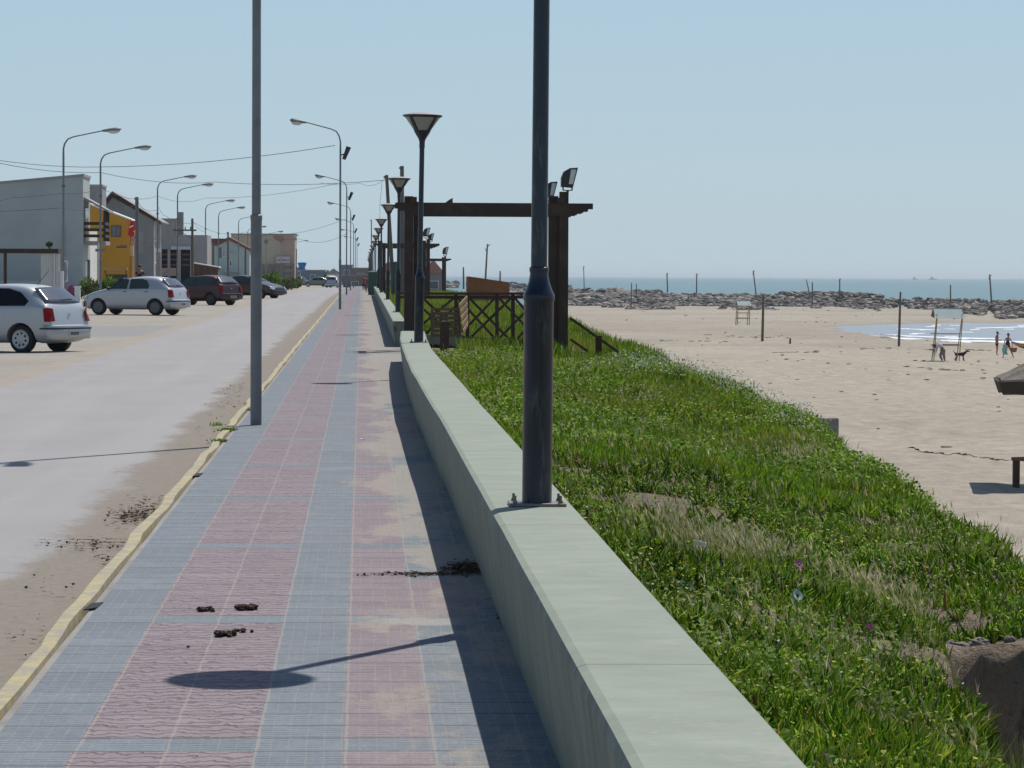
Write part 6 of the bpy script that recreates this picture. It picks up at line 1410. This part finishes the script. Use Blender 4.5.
def croucher():
    b = sand_at(940.6, 362.3); t = thing('person', 'person in a pale shirt and grey trousers bending forward under the bigger lifeguard frame', 'person', b, 0); t.scale = (1.1,1.1,1.05)
    f = (-.9,-.3,-.5); hd = (-.42,-.05,.92)
    J = [(.12,0,.82,(.14,.12)),(.02,0,.97,(.13,.10)),(-.12,0,1.10,(.15,.11)),(-.24,0,1.13,(.13,.09)),(-.32,-.02,1.08,.05),(-.38,-.03,1.03,(.07,.075)),(-.43,-.04,.97,(.08,.085)),(-.47,-.05,.92,.05),
         (-.24,-.17,1.08,.055),(-.26,-.22,.84,.042),(-.32,-.20,.62,.033),(-.33,-.20,.56,(.034,.02)),
         (-.24,.17,1.08,.055),(-.30,.22,.84,.042),(-.38,.16,.64,.033),(-.40,.15,.58,(.034,.02)),
         (.12,-.11,.74,.10),(-.06,-.16,.42,.068),(.0,-.17,.25,.056),(.08,-.17,.07,.036),(-.05,-.19,.03,(.034,.026)),
         (.14,.11,.74,.10),(.22,.14,.42,.068),(.24,.15,.25,.056),(.28,.15,.07,.036),(.16,.16,.03,(.034,.026))]
    E = [(0,1),(1,2),(2,3),(3,4),(4,5),(5,6),(6,7),(3,8),(8,9),(9,10),(10,11),(3,12),(12,13),(13,14),(14,15),(0,16),(16,17),(17,18),(18,19),(19,20),(0,21),(21,22),(22,23),(23,24),(24,25)]
    m = MB(); hand(m, (-.33,-.20,.56), (-.1,0,-1), (0,1,0)); hand(m, (-.40,.15,.58), (-.1,0,-1), (0,1,0)); face(m, (-.43,-.04,.965), (-.9,-.3,0))
    skinned('body', J, E, M['skin_arm'], t, extra=m)
    skinned('shirt', [(.05,0,.93,(.15,.125)),(-.10,0,1.08,(.165,.13)),(-.25,0,1.14,(.145,.105)),(-.24,-.18,1.06,.072),(-.255,-.21,.92,.06),(-.24,.18,1.06,.072),(-.285,.21,.92,.06)], [(0,1),(1,2),(2,3),(3,4),(2,5),(5,6)], M['cl_white'], t, 2, 1)
    skinned('red_cloth', [(.16,0,.80,(.16,.135)),(.08,0,.90,(.155,.125))], [(0,1)], M['cl_red'], t)
    skinned('trousers', [(.13,0,.76,(.15,.13)),(.10,-.11,.68,.115),(-.06,-.16,.42,.085),(.0,-.17,.25,.072),(.07,-.17,.12,.06),(.15,.11,.68,.115),(.22,.14,.42,.085),(.24,.15,.25,.072),(.27,.15,.12,.06)], [(0,1),(1,2),(2,3),(3,4),(0,5),(5,6),(6,7),(7,8)], M['cl_grey'], t)
    hairdo((-.42,-.04,.985), (-.8,-.3,-.3), t, 'hair', False, 1)
croucher()
def dog():
    b = sand_at(960.3, 361); t = thing('dog', 'small black dog standing on the sand beside the lifeguard frame', 'dog', b, 0); t.scale = (1.12,)*3
    J = [(-.22,0,.42,(.085,.095)),(-.05,0,.40,(.085,.085)),(.14,0,.42,(.10,.12)),(.26,0,.48,(.075,.08)),(.36,0,.58,.062),(.44,0,.61,.062),(.53,0,.585,.034),(.57,0,.58,.026),
         (.16,-.07,.33,.05),(.15,-.08,.19,.028),(.17,-.08,.05,.024),(.20,-.08,.02,.026),(.16,.07,.33,.05),(.21,.08,.19,.028),(.24,.08,.05,.024),(.27,.08,.02,.026),
         (-.24,-.07,.34,.065),(-.18,-.08,.24,.04),(-.29,-.08,.14,.024),(-.27,-.08,.04,.022),(-.23,-.08,.02,.026),(-.24,.07,.34,.065),(-.20,.08,.24,.04),(-.31,.08,.14,.024),(-.30,.08,.04,.022),(-.26,.08,.02,.026),
         (-.32,0,.48,.03),(-.40,0,.57,.02),(-.42,0,.66,.013)]
    E = [(0,1),(1,2),(2,3),(3,4),(4,5),(5,6),(6,7),(2,8),(8,9),(9,10),(10,11),(2,12),(12,13),(13,14),(14,15),(0,16),(16,17),(17,18),(18,19),(19,20),(0,21),(21,22),(22,23),(23,24),(24,25),(0,26),(26,27),(27,28)]
    m = MB()
    for q in (-1, 1): m.prism([(.40,q*.045,.66),(.43,q*.055,.66),(.40,q*.075,.58)], (-.02,0,.0))
    skinned('body', J, E, M['dog'], t, extra=m, root=1)
dog()
def promenader(name, label, px, py, D, top, low, h=1.65, z=None, rz=0):
    x = WX(px, D, py); b = (x, D, z if z is not None else (lz(x, D) if x < -5 else prof(D))); t = thing(name, label, 'person', b, rz)
    J = [(0,0,.90,(.14,.10)),(0,0,1.08,(.12,.09)),(0,0,1.26,(.15,.10)),(0,0,1.38,(.12,.08)),(0,0,1.45,.05),(0,0,1.52,.075),(0,0,1.60,.085),(0,0,1.66,.05),(-.17,0,1.36,.055),(-.22,.02,1.12,.042),(-.23,-.04,.90,.033),(-.23,-.05,.84,(.03,.02)),(.17,0,1.36,.055),(.22,-.02,1.12,.042),(.23,-.10,.90,.033),(.23,-.11,.84,(.03,.02)),
         (-.09,0,.82,.095),(-.10,-.08,.46,.06),(-.10,-.04,.26,.054),(-.10,.0,.07,.035),(-.10,-.12,.03,.028),(.09,0,.82,.095),(.10,.04,.46,.06),(.10,.1,.26,.054),(.10,.16,.08,.035),(.10,.06,.03,.028)]
    E = [(0,1),(1,2),(2,3),(3,4),(4,5),(5,6),(6,7),(3,8),(8,9),(9,10),(10,11),(3,12),(12,13),(13,14),(14,15),(0,16),(16,17),(17,18),(18,19),(19,20),(0,21),(21,22),(22,23),(23,24),(24,25)]
    m = MB(); hand(m, (-.23,-.05,.84), (0,0,-1), (1,0,0)); hand(m, (.23,-.11,.84), (0,0,-1), (1,0,0)); face(m, (0,0,1.58), (0,-1,0))
    skinned('body', J, E, M['skin_arm'], t, extra=m)
    skinned('shirt', [(0,0,.94,(.155,.115)),(0,0,1.10,(.14,.11)),(0,0,1.28,(.17,.12)),(0,0,1.37,(.14,.10)),(-.18,0,1.34,.07),(-.22,.01,1.18,.06),(.18,0,1.34,.07),(.22,-.01,1.18,.06)], [(0,1),(1,2),(2,3),(3,4),(4,5),(3,6),(6,7)], M[top], t, 2, 1)
    skinned('trousers', [(0,0,.90,(.15,.115)),(-.09,0,.80,.11),(-.10,-.08,.46,.08),(-.10,-.02,.16,.06),(.09,0,.80,.11),(.10,.04,.46,.08),(.10,.12,.18,.06)], [(0,1),(1,2),(2,3),(0,4),(4,5),(5,6)], M[low], t)
    hairdo((0,.01,1.61), (0,-1,0), t, 'hair'); t.scale = (h/1.7,)*3; return t
promenader('person', 'person in dark clothes standing in front of the orange house', 139.8, 280, 170, 'cl_black', 'cl_black')
promenader('person', 'child sized person in a red top far along the pavement by the green cabinet', 367.2, 290, 218, 'cl_red', 'cl_grey', 1.15)
promenader('person', 'smaller person in red, left of the other one, far along the pavement', 364.0, 288, 250, 'cl_red', 'cl_black', 1.2)
# inflatable kayak at the waterline
b = sand_at(1024, 344.5); b = W(1036, 343.0, 262); b.z = hf(b.x, b.y); t = thing('beached_kayak', 'yellow orange kayak with a blue deck lying at the water edge', 'kayak', b, .12)
def hull(m, L_, w_, h_, z0):
    vs = []; N = 14; Q = 10
    for i in range(N+1):
        u = -1+2*i/N; k = (1-abs(u)**2.6); 
        for j in range(Q): a = PI+PI*j/(Q-1); vs.append((u*L_, w_*k*math.cos(a)+0, z0+h_*(1+.35*abs(u)**3)+h_*k*math.sin(a)))
    m.add(vs, [(i*Q+j, i*Q+j+1, (i+1)*Q+j+1, (i+1)*Q+j) for i in range(N) for j in range(Q-1)])
m = MB(); hull(m, 2.1, .42, .46, 0); o = m.build('hull', M['kayak_y'], t, smooth=True); s_ = o.modifiers.new('s', 'SOLIDIFY'); s_.thickness = .05
m = MB(); vs = []
for i in range(13): u = -1+2*i/12; k = 1-abs(u)**2.6; vs += [(u*2.05,-.40*k,.46*(1+.35*abs(u)**3)), (u*2.05,0,.52*(1+.35*abs(u)**3)), (u*2.05,.40*k,.46*(1+.35*abs(u)**3))]
m.add(vs, [(i*3+j, i*3+j+1, i*3+4+j, i*3+3+j) for i in range(12) for j in range(2)]); o = m.build('deck', M['kayak_b'], t, smooth=True); s_ = o.modifiers.new('s', 'SOLIDIFY'); s_.thickness = .03
m = MB(); m.lathe([(.30,.50),(.34,.54),(.30,.58)], n=16); m.build('cockpit_rim', M['plastic'], t)
# fishing boats on the horizon
def boat(label, px, D, s):
    b = W(px, 278.3, D); b.z = -4.7; s *= 2.2; t = thing('fishing_boat', label, 'boat', b, .1, 'boats on the horizon')
    m = MB(); m.prism([(-6*s,-1.5,0),(5*s,-1.5,0),(7*s,-1.5,4.2),(5.5*s,-1.5,3),(-6.2*s,-1.5,2.8)], (0,3,0)); m.build('hull', M['cl_grey'], t)
    m = MB(); m.box((-3.5*s,-1,2.8),(-.5*s,1,8)); m.build('wheelhouse', M['cl_grey'], t); m = MB(); m.tube([(1*s,0,2.8),(1*s,0,11)], .3, 6); m.build('mast', M['cl_grey'], t)
boat('bigger grey boat on the sea horizon above the rocks', 933, 9000, .9)
boat('smaller grey boat on the sea horizon, left one', 915, 9300, .55)
# ------------------------------------------------------------ sea air
def haze_box(dens):
    m = MB(); m.box((-6200, -40, -8.5), (6200, 20300, 14)); t = NT('sea haze'); t.N.remove(t.p)
    v = t.N.new('ShaderNodeVolumePrincipled'); v.inputs['Color'].default_value = (.80,.88,.95,1); v.inputs['Density'].default_value = dens; v.inputs['Anisotropy'].default_value = .3
    t.L.new(v.outputs[0], t.N['Material Output'].inputs['Volume']); o = m.build('haze', t.mat); o['kind'] = 'stuff'; return o
HZ = haze_box(HAZE)
# ------------------------------------------------------------ camera, light, sky
cam = bpy.data.cameras.new('camera'); co_ = bpy.data.objects.new('camera', cam); C.objects.link(co_)
co_.location = (0, 0, CAMZ); co_.rotation_euler = CM.to_euler()
cam.sensor_width = 36; cam.lens = FPX/1024*36; cam.clip_start = .1; cam.clip_end = 100000
sc = bpy.context.scene; sc.camera = co_
SD = Vector((.335, .545, 1)).normalized()       # towards the sun
sun = bpy.data.lights.new('sun', 'SUN'); sun.energy = 4.3; sun.angle = R(.53); sun.color = (1, .965, .9)
so = bpy.data.objects.new('sun', sun); C.objects.link(so); so.rotation_euler = SD.to_track_quat('Z', 'Y').to_euler(); so.location = (20, 40, 60)
w = bpy.data.worlds.new('World'); sc.world = w; w.use_nodes = True
nt = w.node_tree; bg = nt.nodes['Background']; sky = nt.nodes.new('ShaderNodeTexSky'); sky.sky_type = 'NISHITA'; sky.sun_disc = False
sky.sun_elevation = math.asin(SD.z); sky.sun_rotation = math.atan2(SD.x, SD.y)
sky.air_density = AIR; sky.dust_density = DUST; sky.ozone_density = OZ; sky.altitude = 0
nt.links.new(sky.outputs[0], bg.inputs[0]); bg.inputs[1].default_value = SKYS
sc.view_settings.view_transform = 'Standard'; sc.view_settings.look = 'None'; sc.view_settings.exposure = EXPO; sc.view_settings.gamma = 1
sc.view_settings.use_curve_mapping = False
sc.render.resolution_x = 1024; sc.render.resolution_y = 768
try:
    sc.cycles.max_bounces = 6; sc.cycles.transparent_max_bounces = 8
except Exception: pass
mx = nt.nodes.new('ShaderNodeMix'); mx.data_type = 'RGBA'; 
tc = nt.nodes.new('ShaderNodeTexCoord'); sx = nt.nodes.new('ShaderNodeSeparateXYZ'); nt.links.new(tc.outputs['Generated'], sx.inputs[0])
mr = nt.nodes.new('ShaderNodeMapRange'); mr.interpolation_type = 'SMOOTHSTEP'; nt.links.new(sx.outputs[2], mr.inputs[0])
for i_, v_ in enumerate((.02, .42, .85, .0)): mr.inputs[i_+1].default_value = v_
nt.links.new(mr.outputs[0], mx.inputs[0])
nt.links.new(sky.outputs[0], mx.inputs[6]); mx.inputs[7].default_value = (.435/SKYS, .595/SKYS, .72/SKYS, 1)
nt.links.new(mx.outputs[2], bg.inputs[0])

h1 = nt.nodes.new('ShaderNodeMapRange'); nt.links.new(sx.outputs[2], h1.inputs[0])
for i_, v_ in enumerate((.0, .10, .0, 1.)): h1.inputs[i_+1].default_value = v_
h2 = nt.nodes.new('ShaderNodeMix'); h2.data_type = 'RGBA'; nt.links.new(h1.outputs[0], h2.inputs[0])
h2.inputs[6].default_value = (.475/SKYS, .615/SKYS, .705/SKYS, 1); h2.inputs[7].default_value = (.40/SKYS, .575/SKYS, .72/SKYS, 1); nt.links.new(h2.outputs[2], mx.inputs[7])
